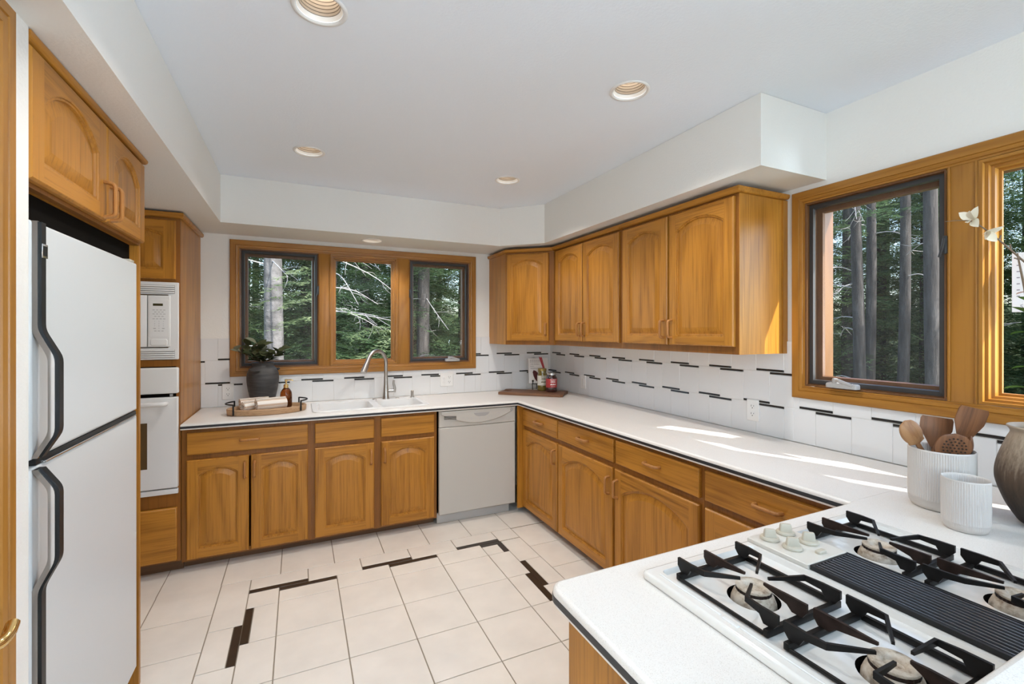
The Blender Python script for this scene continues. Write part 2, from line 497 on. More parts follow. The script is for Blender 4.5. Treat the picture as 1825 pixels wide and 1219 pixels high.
# far right corner: mitred black pair
ft(x, XRm - bw, Y0, Ym - bw)
for poly in ([(x + .001, Ym - bw), (XRm - bw - .001, Ym - bw), (XRm - .002, Ym - .001), (x + .001, Ym - .001)],
             [(XRm - bw + .001, Y0 + .002), (XRm - .001, Y0 + .002), (XRm - .001, Ym - .002), (XRm - bw + .001, Ym - bw - .001)]):
    slab(tiles, poly, -0.0008, 0.003, r=0.0012, seg=1, mi=1, bottom=False)
y = Ym - 0.008
for k in range(12):                                           # outer half of the right band
    if k % 2 == 1: vstrip(XRm, XR1, y - P, y, False)
    else: ft(XRm, XR1, y - P, y)
    y -= P
y = Y0
for k in range(12):
    if k % 2 == 1: vstrip(XR0, XRm, y - P, y, True)
    else: ft(XR0, XRm, y - P, y)
    y -= P
y = Ym + 0.007
for k in range(12):                                           # left band
    if k % 2 == 1: vstrip(XL0, XLm, y - P, y, True)
    else: ft(XL0, XLm, y - P, y)
    y -= P
y = Y0
for k in range(12):
    if k % 2 == 0: vstrip(XLm, XL1, y - P, y, False)
    else: ft(XLm, XL1, y - P, y)
    y -= P
for k in range(-4, 5): ft(xi[0] + P * k, xi[0] + P * (k + 1), Y1, Y1 + 0.45)   # far row against the cabinets
ft(xi[0] + P * 5, 1.80, Y1, Y1 + 0.45)
for k in range(13):
    y = 3.113 - P * k
    for j in range(1, 4): ft(XL0 - P * j, XL0 - P * (j - 1), y - P, y)
    ft(XR1, XR1 + 0.40, y - 0.02 - P, y - 0.02)
o = tiles.build('floor_tile', [floor_tile, black_tile], floor, flat=True)

# ceiling with holes for the recessed cans; soffits hang below it
holes = [circle(x, y, CR, 40)[::-1] for x, y in CANS]
mb = MB(); slab(mb, rrect(-4.0, XR + .15, -4.0, YB + .15), ZC, ZC + 0.20, holes=[h[::-1] for h in holes])
ceiling = struct(mb.build('ceiling', [ceil_paint], flat=True))
sof = [(-1.45, 0.2), (-0.467, 0.2), (-0.467, 3.55), (1.545, 3.55), (1.82, 3.275), (1.82, 1.345), (XR, 1.345), (XR, YB), (-1.45, YB)]
mb = MB(); slab(mb, sof, ZS, ZC - 0.001, holes=[circle(*CAN_S, CR, 40)])
struct(mb.build('ceiling_soffit', [wall_paint], flat=True))

# walls (the window wall and the right wall have window openings)
WX0, WX1, WZ0, WZ1 = -0.462, 1.480, 1.134, 2.157              # back casing outline
RY0, RY1, RZ0, RZ1 = -0.442, 1.500, 1.140, 2.163              # right casing outline
ci = 0.060
MBK = T(0, YB + .15, 0) @ FRONT                                # slab xy -> world xz; thickness towards the room
wall_prism('wall_back', rrect(-1.60, XR + .15, -0.12, ZC), [rrect(WX0 + ci, WX1 - ci, WZ0 + ci, WZ1 - ci)], .15, MBK)
MRT = Matrix(((0, 0, -1, XR + .15), (-1, 0, 0, 0), (0, 1, 0, 0), (0, 0, 0, 1)))   # slab x -> -world y, height -> -x
wall_prism('wall_right', rrect(-YB, 4.0, -0.12, ZC), [rrect(-(RY1 - ci), -(RY0 + ci), RZ0 + ci, RZ1 - ci), rrect(1.70, 3.50, .72, 2.18)], .15, MRT)  # second opening is unseen, added for the side fill light
mb = MB(); box(mb, -1.60, -1.45, 1.468, YB, -.12, ZC); struct(mb.build('wall_left', [wall_paint], flat=True))
mb = MB(); box(mb, -1.45, -0.58, 1.288, 1.468, 0, ZS); box(mb, -0.70, -0.58, 0.50, 1.288, 2.10, ZS); box(mb, -1.45, -0.58, 0.2, 0.50, 0, ZS)
struct(mb.build('wall_entry', [wall_paint], flat=True))
mb = MB(); box(mb, -4.15, -4.0, -4.15, -3.5, -.12, ZC); box(mb, -4.15, -4.0, -0.3, 0.35, -.12, ZC); box(mb, -4.15, -4.0, -3.5, -0.3, 2.35, ZC)
struct(mb.build('wall_far', [wall_paint], flat=True))
mb = MB(); slab(mb, rrect(-4.0, XR + .15, -0.12, ZC), 0, .15, holes=[rrect(-3.45, -1.55, .70, 2.22)[::-1]], M=T(0, -4.0, 0) @ FRONT); struct(mb.build('wall_rear', [wall_paint], flat=True))
mb = MB(); box(mb, -4.0, -1.45, 0.2, 0.35, -.12, ZC); struct(mb.build('wall_side', [wall_paint], flat=True))

# wall tiles
def clip(rects, regions):
    out = []
    for x0, x1, z0, z1, mi in rects:
        for a0, a1, b0, b1 in regions:
            u0, u1, v0, v1 = max(x0, a0), min(x1, a1), max(z0, b0), min(z1, b1)
            if u1 - u0 > .006 and v1 - v0 > .004: out.append((u0, u1, v0, v1, mi))
    return out
def tile_rects(s0, n, first, per):
    """s0: start of one upper liner bar in the lower course; liner pairs step half a tile from course to course"""
    h = per / 2; g = .0008; rs = []
    zb = [0.914, 1.0825, 1.2565, 1.4200]
    for k in range(first, first + n):
        s = s0 + per * k
        # lower course: tile under each lower bar is shortened by it
        rs += [(s - h / 2 + g, s + h / 2 - g, zb[0] + g, zb[1] - g, 0), (s + h / 2 + g, s + 3 * h / 2 - g, zb[0] + g, zb[1] - .0135, 0),
               (s + h / 2 + g, s + 3 * h / 2 - g, zb[1] - .0130, zb[1] - .0018, 1)]
        # middle course: joints at the bar ends; odd tile stands on an upper bar, and a lower bar of the next course caps one
        rs += [(s + g, s + h - g, zb[1] + .0018, zb[1] + .0130, 1), (s + g, s + h - g, zb[1] + .0135, zb[2] - g, 0),
               (s + h + g, s + 2 * h - g, zb[1] + g, zb[2] - .0135, 0), (s + h + g, s + 2 * h - g, zb[2] - .0130, zb[2] - .0018, 1)]
        t = s + h / 2
        rs += [(t + g, t + h - g, zb[2] + .0018, zb[2] + .0130, 1), (t + g, t + h - g, zb[2] + .0135, zb[3] - g, 0),
               (t + h + g, t + 2 * h - g, zb[2] + g, zb[3] - g, 0)]
    return rs
def tile_field(name, rects, regions, M, parent):
    mb = MB()
    for u0, u1, v0, v1, mi in clip(rects, regions):
        slab(mb, rrect(u0, u1, v0, v1), 0.001, 0.0105 if mi == 1 else 0.007, r=0.0048 if mi == 1 else 0.0012, seg=3 if mi == 1 else 1, mi=mi, M=M, bottom=False)
    for a0, a1, b0, b1 in regions:
        slab(mb, rrect(a0, a1, b0, b1), 0.0005, 0.0055, mi=2, M=M, bottom=False)
    o = mb.build(name, [wall_tile, black_wtile, wall_grout], parent, flat=True)
    return o
MB2 = T(0, YB, 0) @ FRONT
tb = tile_field('backsplash_tile', tile_rects(0.019, 16, -4, 0.3188),
           [(-0.645, WX0, 0.914, 1.42), (WX0, WX1, 0.914, WZ0), (WX1, XR - .007, 0.914, 1.42)], MB2, bpy.data.objects['wall_back'])
MR2 = Matrix(((0, 0, -1, XR), (-1, 0, 0, 0), (0, 1, 0, 0), (0, 0, 0, 1)))
tile_field('backsplash_tile', tile_rects(-3.6945, 22, -2, 0.3178),
           [(-YB + .0, -RY1, 0.914, 1.42), (-RY1, 0.6, 0.914, RZ0)], MR2, bpy.data.objects['wall_right'])

# ------------------------------------------------------------------ windows
def frame_profile(mb, x0, x1, z0, z1, steps, mats):
    """mitred picture frame: successive (inset, y) rings; stiles upright grain, rails level grain"""
    L = [[(x0 + i, y, z0 + i), (x1 - i, y, z0 + i), (x1 - i, y, z1 - i), (x0 + i, y, z1 - i)] for i, y in steps]
    for a in range(len(L) - 1):
        for k in range(4):
            j = (k + 1) % 4
            mb.add([L[a][k], L[a][j], L[a + 1][j], L[a + 1][k]], [[0, 1, 2, 3]], mats[k % 2])
def window(name, loc, rz, crank_at, latch_at, W=1.942, H=1.023):
    """casing, two mullions, casements with screens left and right, fixed light in the middle; local y runs outwards"""
    r = sroot(name, loc, rz)
    mb = MB()
    def profile(*a): frame_profile(mb, *a)
    # outer casing: flat board with beads
    profile(0, W, 0, H, [(0, .0), (0, -.020), (.004, -.024), (.036, -.024), (.038, -.020), (.040, -.022), (.052, -.020), (.054, -.014), (.062, -.014), (.064, .010)], (1, 0))
    mb.build('casing', [fir, fir_h], r, angle=30)
    bays = [(.064, .607), (.700, 1.228), (1.333, W - .064)]
    for a, b in ((bays[0][1], bays[1][0]), (bays[1][1], bays[2][0])):
        mb = MB()
        box(mb, a, b, -.012, .120, .062, H - .062, .001)
        box(mb, a + .004, a + .012, -.017, -.010, .062, H - .062, .003); box(mb, b - .012, b - .004, -.017, -.010, .062, H - .062, .003)
        mb.build('mullion', [fir], r)
    for k, (a, b) in enumerate(bays):
        z0, z1 = .064, H - .064
        mb = MB()
        if k == 1:
            profile(a, b, z0, z1, [(0, -.014), (.010, -.014), (.011, .004), (.020, .004), (.021, .024), (.030, .026), (.032, .052), (.040, .052), (.042, .058)], (1, 0))
            mb.build('fixed_sash', [fir, fir_h], r, angle=25)
            gi = .036; gy = .056
        else:
            profile(a, b, z0, z1, [(0, -.014), (.007, -.012), (.008, .006), (.016, .006), (.017, .030), (.020, .048), (.046, .048), (.050, .060)], (1, 0))
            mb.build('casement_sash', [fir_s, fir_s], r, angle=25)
            mb = MB()
            profile(a + .010, b - .010, z0 + .012, z1 - .010, [(0, .010), (0, .004), (.018, .002), (.021, .010), (.021, .016), (0, .016)], (0, 0))
            sf = mb.build('screen_frame', [bronze], r, angle=25); sf['label'] = 'dark bronze insect screen frame'
            mb = MB()
            mb.add([(a + .028, .012, z0 + .03), (b - .028, .012, z0 + .03), (b - .028, .012, z1 - .028), (a + .028, .012, z1 - .028)], [[0, 1, 2, 3]])
            mb.build('screen_mesh', [screen_mat], sf)
            gi = .044; gy = .056
        mb = MB()
        mb.add([(a + gi, gy, z0 + gi), (b - gi, gy, z0 + gi), (b - gi, gy, z1 - gi), (a + gi, gy, z1 - gi)], [[0, 1, 2, 3]])
        mb.build('glass', [pane_glass], r)
    # outer frame lining the wall thickness
    mb = MB()
    profile(.058, W - .058, .058, H - .058, [(0, .010), (0, .150), (-.04, .150), (-.04, .170), (.03, .170), (.03, .075)], (0, 0))
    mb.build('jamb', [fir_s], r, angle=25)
    for cx in crank_at:
        mb = MB()
        slab(mb, rrect(cx - .066, cx + .066, -.052, -.012, .010, 3), .072, .094, r=.008, seg=2)
        tube(mb, arc_path([(cx - .030, -.036, .094), (cx - .018, -.046, .108), (cx + .050, -.050, .088)], .02), [.010, .009, .008, .008, .008, .008, .007][:7], n=8, flat=.7)
        lathe(mb, [(0, .012), (.010, .010), (.013, 0), (.012, -.012)], 14, M=T(cx - .030, -.036, .104))
        c = mb.build('crank', [grey_plastic], r); c['label'] = 'grey fold-down window crank'
    for lx, side in latch_at:
        mb = MB()
        box(mb, lx - .007, lx + .007, -.024, -.012, .63, .70, .003)
        tube(mb, arc_path([(lx, -.024, .69), (lx, -.034, .66), (lx + .012 * side, -.032, .618)], .02), .005, n=6)
        mb.build('latch', [bronze], r)
    return r
win1 = window('window_1', (WX0, YB, WZ0), 0, [1.713], [(.604, -1), (1.336, 1)])
win2 = window('window_2', (XR, RY1, RZ0), -pi / 2, [0.245], [(.604, -1)])

# plain frames around unseen openings added behind the camera for the fill lights
mb = MB()
for a, b, c, d in ((-3.5, -3.43, 0, 2.35), (-1.95, -1.87, 0, 2.35), (-.37, -.3, 0, 2.35)): box(mb, -4.10, -4.03, a, b, c, d)
box(mb, -4.10, -4.03, -3.5, -.3, 2.28, 2.35); box(mb, -4.10, -4.03, -3.5, -.3, -.0, .08)
struct(mb.build('added_window_3', [fir], flat=True))
mb = MB()
for a, b in ((-3.45, -3.38), (-2.53, -2.47), (-1.62, -1.55)): box(mb, a, b, -4.11, -4.04, .70, 2.22)
box(mb, -3.38, -1.62, -4.11, -4.04, .70, .77); box(mb, -3.38, -1.62, -4.11, -4.04, 2.15, 2.22)
struct(mb.build('added_window_4', [fir], flat=True))
mb = MB()
for a, b in ((-3.50, -3.43), (-2.63, -2.57), (-1.77, -1.70)): box(mb, XR + .04, XR + .11, a, b, .72, 2.18)
for a, b in ((.72, .79), (2.11, 2.18)): box(mb, XR + .04, XR + .11, -3.43, -1.77, a, b)
struct(mb.build('added_window_5', [fir], flat=True))

# ------------------------------------------------------------------ doorway on the left with its brass lever
d1 = sroot('door_1', (-0.58, 0.50, 0), pi / 2)                  # local x runs along the wall (+y), local -y faces the kitchen
mb = MB()
W_, H_ = 0.785, 2.085
frame_profile(mb, -.085, W_ + .087, -.10, H_ + .087, [(0, .0), (0, -.016), (.003, -.019), (.026, -.019), (.028, -.015), (.032, -.018), (.050, -.018), (.054, -.013), (.078, -.012), (.086, -.006), (.087, .004)], (1, 0))
mb.build('casing', [fir, fir_h], d1)
mb = MB(); box(mb, .004, W_ - .004, .004, .044, .008, H_ - .004, .002)
leaf = mb.build('door_leaf', [fir], d1)
mb = MB()
lathe(mb, [(0, .012), (.024, .010), (.028, 0)], 24, M=T(.690, .004, .875) @ RX(pi / 2))
tube(mb, arc_path([(.690, .0, .875), (.690, -.060, .875), (.722, -.066, .872), (.758, -.060, .884)], .02), [.009] * 5 + [.010] * 5 + [.011] * 2, n=10)
lv = mb.build('lever', [brass], leaf); lv['label'] = 'polished brass lever handle'
# ------------------------------------------------------------------ cabinets
def pull(parent, x, z, length=.100, axis='z', y0=-.020, label=None):
    """wooden D pull standing off a front whose face is at y0"""
    h = length / 2; d = .030
    p = arc_path([(0, 0, -h), (0, -d, -h + .004), (0, -d, h - .004), (0, 0, h)], .016, 4)
    M = T(x, y0, z) if axis == 'z' else T(x, y0, z) @ RY(pi / 2)
    mb = MB(); tube(mb, p, .0068, n=10, M=M, flat=1.15, up=(0, -1, 0))
    o = mb.build('handle', [oak_p], parent)
    if label: o['label'] = label
    return o
def arch_loop(x0, x1, z0, z1, rise, n=16):
    """bottom-left, bottom-right, then a segmental arch whose ends sit at z1 - rise"""
    pts = [(x0, z0), (x1, z0)]
    w = (x1 - x0) / 2; R = (w * w + rise * rise) / (2 * rise); cx = (x0 + x1) / 2; cz = z1 - R
    a = math.asin(w / R)
    for k in range(n + 1):
        t = a - 2 * a * k / n
        pts.append((cx + R * sin(t), cz + R * cos(t)))
    return pts
def door(parent, x0, x1, z0, z1, handle=None, stile=.058, top=.052, bot=.056, rise=None, th=.020, hlab=None):
    """raised-panel door with an arched top rail; closed face of the frame is local y = 0"""
    w, h = x1 - x0, z1 - z0
    if rise is None: rise = .125 * w
    mb = MB(); M = T(x0, 0, z0) @ FRONT
    il = arch_loop(stile, w - stile, bot, h - top, rise)
    ch = .006
    O0, O1, O2 = [rrect(0, w, 0, h), rrect(0, w, 0, h), rrect(ch, w - ch, ch, h - ch)]
    bridge(mb, [[(*p, 0.001) for p in O0], [(*p, th - ch) for p in O1], [(*p, th - .002) for p in offset(O1, .003)], [(*p, th) for p in O2]], [0, 0, 0, 0] * 3, M)
    # stiles
    for a, b in ((ch, stile), (w - stile, w - ch)):
        mb.add([(a, ch, th), (b, ch, th), (b, h - ch, th), (a, h - ch, th)], [[0, 1, 2, 3]], 0, M)
    # rails
    mb.add([(stile, ch, th), (w - stile, ch, th), (w - stile, bot, th), (stile, bot, th)], [[0, 1, 2, 3]], 1, M)
    arc = il[2:]
    vs = []; fs = []
    for p in arc: vs += [(p[0], p[1], th), (p[0], h - ch, th)]
    for k in range(len(arc) - 1): fs.append([2 * k, 2 * k + 1, 2 * k + 3, 2 * k + 2])
    mb.add(vs, fs, 1, M)
    # stepped bead down to the panel groove
    def inset(d):
        return arch_loop(stile + d, w - stile - d, bot + d, h - top - d, rise * (w - 2 * stile - 2 * d) / (w - 2 * stile))
    rings = [[(*p, th) for p in il], [(*p, th - .001) for p in inset(.003)], [(*p, th - .005) for p in inset(.0045)], [(*p, th - .0055) for p in inset(.010)], [(*p, th - .012) for p in inset(.0125)]]
    bridge(mb, rings, 0, M)
    fill(mb, [rrect(0, w, 0, h)], 0.001, 0, M, flip=True)
    d = mb.build('door', [oak, oak_h], parent, angle=28)
    pm = MB(); pd = min(.034, (w - 2 * stile) * .14)
    bridge(pm, [[(*p, th - .0121) for p in inset(.0125)], [(*p, th - .0125) for p in inset(.016)], [(*p, th - .0045) for p in inset(.0125 + pd)], [(*p, th - .004) for p in inset(.0145 + pd)]], 0, M)
    fill(pm, [inset(.0145 + pd)], th - .004, 0, M)
    pm.build('panel', [oak], d, angle=20)
    if handle: pull(d, handle[0], handle[1], handle[2] if len(handle) > 2 else .100, 'z', -th, hlab)
    return d
def drawer(parent, x0, x1, z0, z1, handle=None, name='drawer', th=.020, hlab=None, length=.105):
    mb = MB(); slab(mb, rrect(x0, x1, z0, z1), .001, th, r=.007, seg=3, M=FRONT)
    d = mb.build(name, [oak_h], parent, angle=50)
    if handle: pull(d, handle[0], handle[1], length, 'x', -th, hlab)
    return d
def cabinet_body(parent, w, depth, z0, z1, rects, toe=True, stile_mat=oak_d):
    """rects: openings (x0, x1, z0, z1) in the face frame"""
    mb = MB()
    slab(mb, rrect(0, w, z0, z1), 0, .019, holes=[rrect(*q)[::-1] for q in rects], M=T(0, .019, 0) @ FRONT)
    mb.build('face_frame', [stile_mat], parent, flat=True)
    mb = MB(); t = .016
    box(mb, 0, t, .0195, depth, z0, z1); box(mb, w - t, w, .0195, depth, z0, z1)
    box(mb, t, w - t, .0195, depth, z0, z0 + t); box(mb, t, w - t, depth - t, depth, z0 + t, z1)
    mb.build('carcass', [oak], parent, flat=True)
    if toe:
        mb = MB(); box(mb, 0, w, .085, .105, .003, z0 - .0005)
        mb.build('toe_kick', [oak_k], parent, flat=True)

zb0, zb1 = .066, .8735
DZ = (.080, .684); RZd = (.716, .850)
t = thing('base_cabinet', 'oak base cabinet under the towel tray, one wide drawer over two arched doors', 'cabinet', (-.6435, 3.37, 0), 0, 'oak base cabinets')
w = .7215
cabinet_body(t, w, .600, zb0, zb1, [(.040, w - .04, .725, .845), (.040, w - .04, .095, .675)])
drawer(t, .028, .700, *RZd, (.363, .786)); door(t, .026, .357, *DZ, (.335, .594)); door(t, .368, .700, *DZ, (.389, .594))
t = thing('sink_cabinet', 'oak sink cabinet below the faucet with two plain false drawer fronts', 'cabinet', (.0785, 3.37, 0), 0, 'oak base cabinets')
w = .8655
cabinet_body(t, w, .600, zb0, zb1, [(.035, .400, .725, .845), (.035, .400, .095, .675), (.465, w - .03, .725, .845), (.465, w - .03, .095, .675)])
drawer(t, .022, .408, *RZd, name='false_front'); drawer(t, .456, .844, *RZd, name='false_front')
door(t, .022, .408, *DZ, (.385, .586)); door(t, .456, .844, *DZ, (.479, .586))

DR = (.062, .684)
t = thing('base_cabinet', 'narrow oak base cabinet in the corner right of the dishwasher', 'cabinet', (1.66, 3.338, 0), -pi / 2, 'oak base cabinets')
w = .5675
cabinet_body(t, w, .612, .050, zb1, [(.035, .555, .725, .845), (.035, .555, .075, .675)])
mb = MB(); box(mb, .001, .019, -.060, -.0005, .050, zb1); mb.build('filler_panel', [oak], t, flat=True)
drawer(t, .022, .561, *RZd, (.311, .787)); door(t, .022, .561, *DR, (.536, .585))
t = thing('base_cabinet', 'long oak base cabinet below the right counter with two drawers over two wide arched doors', 'cabinet', (1.66, 2.7695, 0), -pi / 2, 'oak base cabinets')
w = 1.265
cabinet_body(t, w, .612, .050, zb1, [(.025, .615, .725, .845), (.025, .615, .075, .675), (.66, 1.235, .725, .845), (.66, 1.235, .075, .675)])
drawer(t, .006, .625, *RZd, (.330, .787)); drawer(t, .647, 1.249, *RZd, (.955, .790))
door(t, .008, .615, *DR, (.590, .578)); door(t, .638, 1.249, *DR, (.668, .578))
t = thing('base_cabinet', 'oak base cabinet behind the cooktop, its drawer pull knotted and worn', 'cabinet', (1.66, 1.503, 0), -pi / 2, 'oak base cabinets')
w = .600
cabinet_body(t, w, .612, .050, zb1, [(.025, w - .03, .725, .845), (.025, w - .03, .075, .675)])
dd = drawer(t, .014, .570, *RZd)
pts = arc_path([(-.055, 0, 0), (-.053, -.028, 0), (.053, -.028, 0), (.055, 0, 0)], .016, 6)
mb = MB(); tube(mb, pts, [.0066 + .0018 * abs(sin(k * 1.9)) for k in range(len(pts))], n=10, M=T(.325, -.020, .789), up=(0, 0, 1))
o = mb.build('handle', [oak_p], dd); o['label'] = 'knotted worn wooden drawer pull'
door(t, .014, .570, *DR, (.540, .585))

# upper cabinets on the right wall
UZ0, UZ1, UC = 1.358, 2.142, 2.172
def crown(parent, poly, z0=UZ1, z1=UC):
    mb = MB(); slab(mb, poly, z0 + .0005, z1, r=.004, rb=.016, seg=3)
    mb.build('crown_moulding', [oak_h], parent, world=False)
def upper(label, y, w, doors, endpanel=False, hz=1.486):
    t = thing('wall_cabinet', label, 'cabinet', (1.93, y, 0), -pi / 2, 'oak wall cabinets')
    dep = XR - 1.93 - .002
    cabinet_body(t, w, dep, UZ0, UZ1, [(.03, w - .03, UZ0 + .045, UZ1 - .03)], toe=False)
    crown(t, rrect(0, w + (.022 if endpanel else -.0005), -.028, dep))
    for x0, x1, hx in doors: door(t, x0, x1, 1.396, 2.130, (hx, hz, .100), stile=.052, bot=.048, top=.048)
    if endpanel:
        mb = MB(); box(mb, w + .0003, w + .004, .0, dep, UZ0, UZ1 - .0005); box(mb, w + .0042, w + .010, dep - .036, dep, UZ0, UZ1 - .001)
        mb.build('end_panel', [oak], t, flat=True)
    return t
upper('oak wall cabinet with two arched doors, nearest the corner cabinet', 3.2995, .8755, [(.038, .429, .405), (.441, .857, .466)])
upper('wide oak wall cabinet beside the right window, sunlit on its end panel', 2.4235, .880, [(.022, .421, .396), (.436, .864, .460)], True)
# corner wall cabinet, diagonal front
cpoly = [(1.62, YB - .002), (1.62, 3.60), (1.928, 3.302), (XR - .002, 3.302), (XR - .002, YB - .002)]
ang = atan2(3.302 - 3.60, 1.928 - 1.62)
dl = sqrt(.308 ** 2 + .298 ** 2)
t = thing('corner_wall_cabinet', 'oak corner wall cabinet with a diagonal single door', 'cabinet', (1.62, 3.60, 0), ang, 'oak wall cabinets')
inv = t.matrix_basis.inverted()
def loc2(pl): return [tuple((inv @ Vector((p[0], p[1], 0)))[:2]) for p in pl]
cl = loc2(cpoly)
mb = MB(); slab(mb, cl, UZ0, UZ1); mb.build('carcass', [oak], t, flat=True)
mb = MB(); slab(mb, rrect(0.001, dl - .001, UZ0, UZ1), .0003, .006, M=FRONT); mb.build('face_frame', [oak_d], t, flat=True)
cr = [(1.602, YB - .002), (1.602, 3.588), (1.905, 3.3018), (XR - .002, 3.3018), (XR - .002, YB - .002)]
crown(t, loc2(cr))
dd = door(t, .014, .385, 1.392, 2.128, (.362, 1.488, .100), stile=.050, bot=.048, top=.048, th=.026)

# tall oven cabinet on the window wall, left of the counter
t = thing('oven_cabinet', 'tall oak cabinet housing the microwave and the wall oven', 'cabinet', (-1.448, 3.35, 0), 0)
w = .802
cabinet_body(t, w, .628, .088, 2.150, [(.04, w - .04, 1.80, 2.12), (.045, w - .02, 1.30, 1.765), (.045, w - .02, .500, 1.262), (.03, w - .03, .11, .42)])
crown(t, rrect(0, w + .020, -.026, .627), 2.150, 2.182)
door(t, .022, .392, 1.782, 2.135, (.37, 1.86), rise=.034); door(t, .405, w - .021, 1.782, 2.135, (.427, 1.86), rise=.034)
mb = MB(); slab(mb, rrect(.022, w - .015, .100, .418), .001, .020, r=.007, M=FRONT)
d = mb.build('drawer', [oak_h], t, angle=50); pull(d, .40, .30, .105, 'x', -.020)

# refrigerator surround
t = thing('fridge_surround_cabinet', 'oak cabinet over the refrigerator with two arched doors and a tall side panel', 'cabinet', (-.60, 1.4705, 0), pi / 2)
w = .9215
cabinet_body(t, w, .60, 1.826, 2.168, [(.03, w - .03, 1.86, 2.13)], toe=False)
crown(t, rrect(.0, w + .012, -.024, .60), 2.168, ZS - .002)
mb = MB(); box(mb, .002, w - .024, .030, .045, 1.760, 1.8255); fb = mb.build('gap_shade_board', [dark_slot], t, flat=True); fb['label'] = 'black board added as the dark shade in the gap above the refrigerator'  # black board put in as the shade of the gap
mb = MB(); box(mb, w - .022, w, -.001, .70, .003, 1.8255); mb.build('side_panel', [oak], t, flat=True)
door(t, .010, .488, 1.838, 2.160, (.462, 1.905, .115), rise=.075, top=.040, bot=.05, stile=.062)
door(t, .497, .905, 1.838, 2.160, (.523, 1.905, .115), rise=.070, top=.040, bot=.05, stile=.062)

# ------------------------------------------------------------------ refrigerator
t = thing('refrigerator', 'white top-freezer refrigerator with black and chrome edge handles', 'refrigerator', (-.595, 1.516, 0), pi / 2)
FW = .815
mb = MB(); box(mb, 0.004, FW - .004, .050, .70, .03, 1.740, .004); mb.build('cabinet_shell', [fridge_white], t)
mb = MB(); box(mb, .03, FW - .03, .065, .60, .003, .0295); box(mb, .01, FW - .01, .030, .049, .030, .105); mb.build('base_grille', [black_plastic], t)
def fdoor(name, z0, z1):
    mb = MB(); slab(mb, rrect(0, FW, z0, z1, .006, 2), 0, .048, r=.008, M=T(0, .048, 0) @ FRONT)
    return mb.build(name, [fridge_white], t)
up = fdoor('freezer_door', 1.152, 1.746); lo = fdoor('fridge_door', .110, 1.132)
def fhandle(parent, zs, bar):
    """edge trim of the door: black face with a chrome flank; between bar[0] and bar[1] it swings out into a grip"""
    (z0, z1), (b0, b1) = zs, bar
    def line(y, d):
        p = [(0, y, z0)]
        if b0 > z0 + .02: p += [(0, y, b0 - .02)]
        p += [(0, y - d, b0 + .050), (0, y - d, b1 - .050)]
        if b1 < z1 - .02: p += [(0, y, b1 + .02)]
        p += [(0, y, z1)]
        return p
    for nm, mat, x, hw, off, dep in (('handle', black_plastic, .027, .0110, -.014, .034), ('handle_trim', chrome, .0105, .0045, -.010, .032)):
        mb = MB(); pts = arc_path(line(off, dep), .014, 3)
        for a in range(len(pts) - 1):
            p, q = pts[a], pts[a + 1]
        vs = []; fs = []
        for p in pts:
            vs += [(x - hw, p.y, p.z), (x + hw, p.y, p.z), (x + hw, p.y + .013, p.z), (x - hw, p.y + .013, p.z)]
        for a in range(len(pts) - 1):
            for k in range(4):
                j = (k + 1) % 4; fs.append([4 * a + k, 4 * a + j, 4 * a + 4 + j, 4 * a + 4 + k])
        n = len(vs); fs += [[3, 2, 1, 0], [n - 4, n - 3, n - 2, n - 1]]
        mb.add(vs, fs)
        o = mb.build(nm, [mat], parent, angle=50)
        o['label'] = 'black full-height door handle' if nm == 'handle' else 'chrome edge strip of the handle'
fhandle(up, (1.156, 1.744), (1.165, 1.455)); fhandle(lo, (.112, 1.128), (.845, 1.125))
mb = MB(); box(mb, .016, .044, -.0155, -.0142, 1.655, 1.690, .0005, mi=1); box(mb, .020, .040, -.0160, -.0150, 1.660, 1.685, mi=0)
mb.build('badge', [black_plastic, chrome], up)
mb = MB(); box(mb, .03, FW - .004, .002, .046, 1.1335, 1.1505, .002); box(mb, .06, FW - .03, -.006, .004, 1.134, 1.139, .001, mi=1)
mb.build('middle_trim', [black_plastic, chrome], t)
mb = MB(); box(mb, FW - .06, FW - .01, .006, .07, 1.7465, 1.757, .003); mb.build('hinge_cap', [bisque], t)
mb = MB(); box(mb, FW - .02, FW - .014, -.0015, .0005, .640, .662, .001); mb.build('sticker', [white_plastic], lo)

# ------------------------------------------------------------------ microwave and wall oven
t = thing('microwave', 'white built-in microwave in a louvred trim kit above the wall oven', 'microwave', (-1.40, 3.35, 0), 0)
w = .748
mb = MB(); slab(mb, rrect(0, w, 1.304, 1.764, .004, 2), .001, .014, holes=[rrect(.055, w - .050, 1.372, 1.690)[::-1]], r=.003, M=FRONT)
tk = mb.build('trim_kit', [white_gloss], t)
for z in (1.700, 1.712, 1.724, 1.736, 1.318, 1.330, 1.342, 1.354):
    mb = MB(); box(mb, .02, w - .020, -.0215, -.0135, z, z + .0065, .002); mb.build('louvre', [white_gloss], tk)
mb = MB(); box(mb, .018, w - .018, -.0150, -.0135, 1.696, 1.746, mi=0); box(mb, .018, w - .018, -.0150, -.0135, 1.314, 1.362, mi=0); mb.build('vent_slot', [grey_plastic], tk)
mb = MB(); box(mb, .060, w - .056, -.002, .45, 1.376, 1.686, .002); mb.build('body', [grey_plastic], t)
mb = MB(); box(mb, .062, .595, -.016, -.003, 1.380, 1.684, .003); md = mb.build('door', [white_gloss], t)
mb = MB(); box(mb, .110, .50, -.0172, -.0150, 1.430, 1.640, .001); mb.build('window', [black_plastic], md)
mb = MB(); slab(mb, rrect(.599, .708, 1.380, 1.684), .003, .017, r=.004, M=FRONT)
slab(mb, rrect(.606, .700, 1.436, 1.660, .006), .0165, .0178, r=.001, M=FRONT)
cp = mb.build('control_panel', [white_gloss], t)
mb = MB(); slab(mb, rrect(.624, .672, 1.622, 1.636, .001), .0177, .0184, M=FRONT); mb.build('display', [plain('dim_display', (.05, .045, .02), .2)], cp)
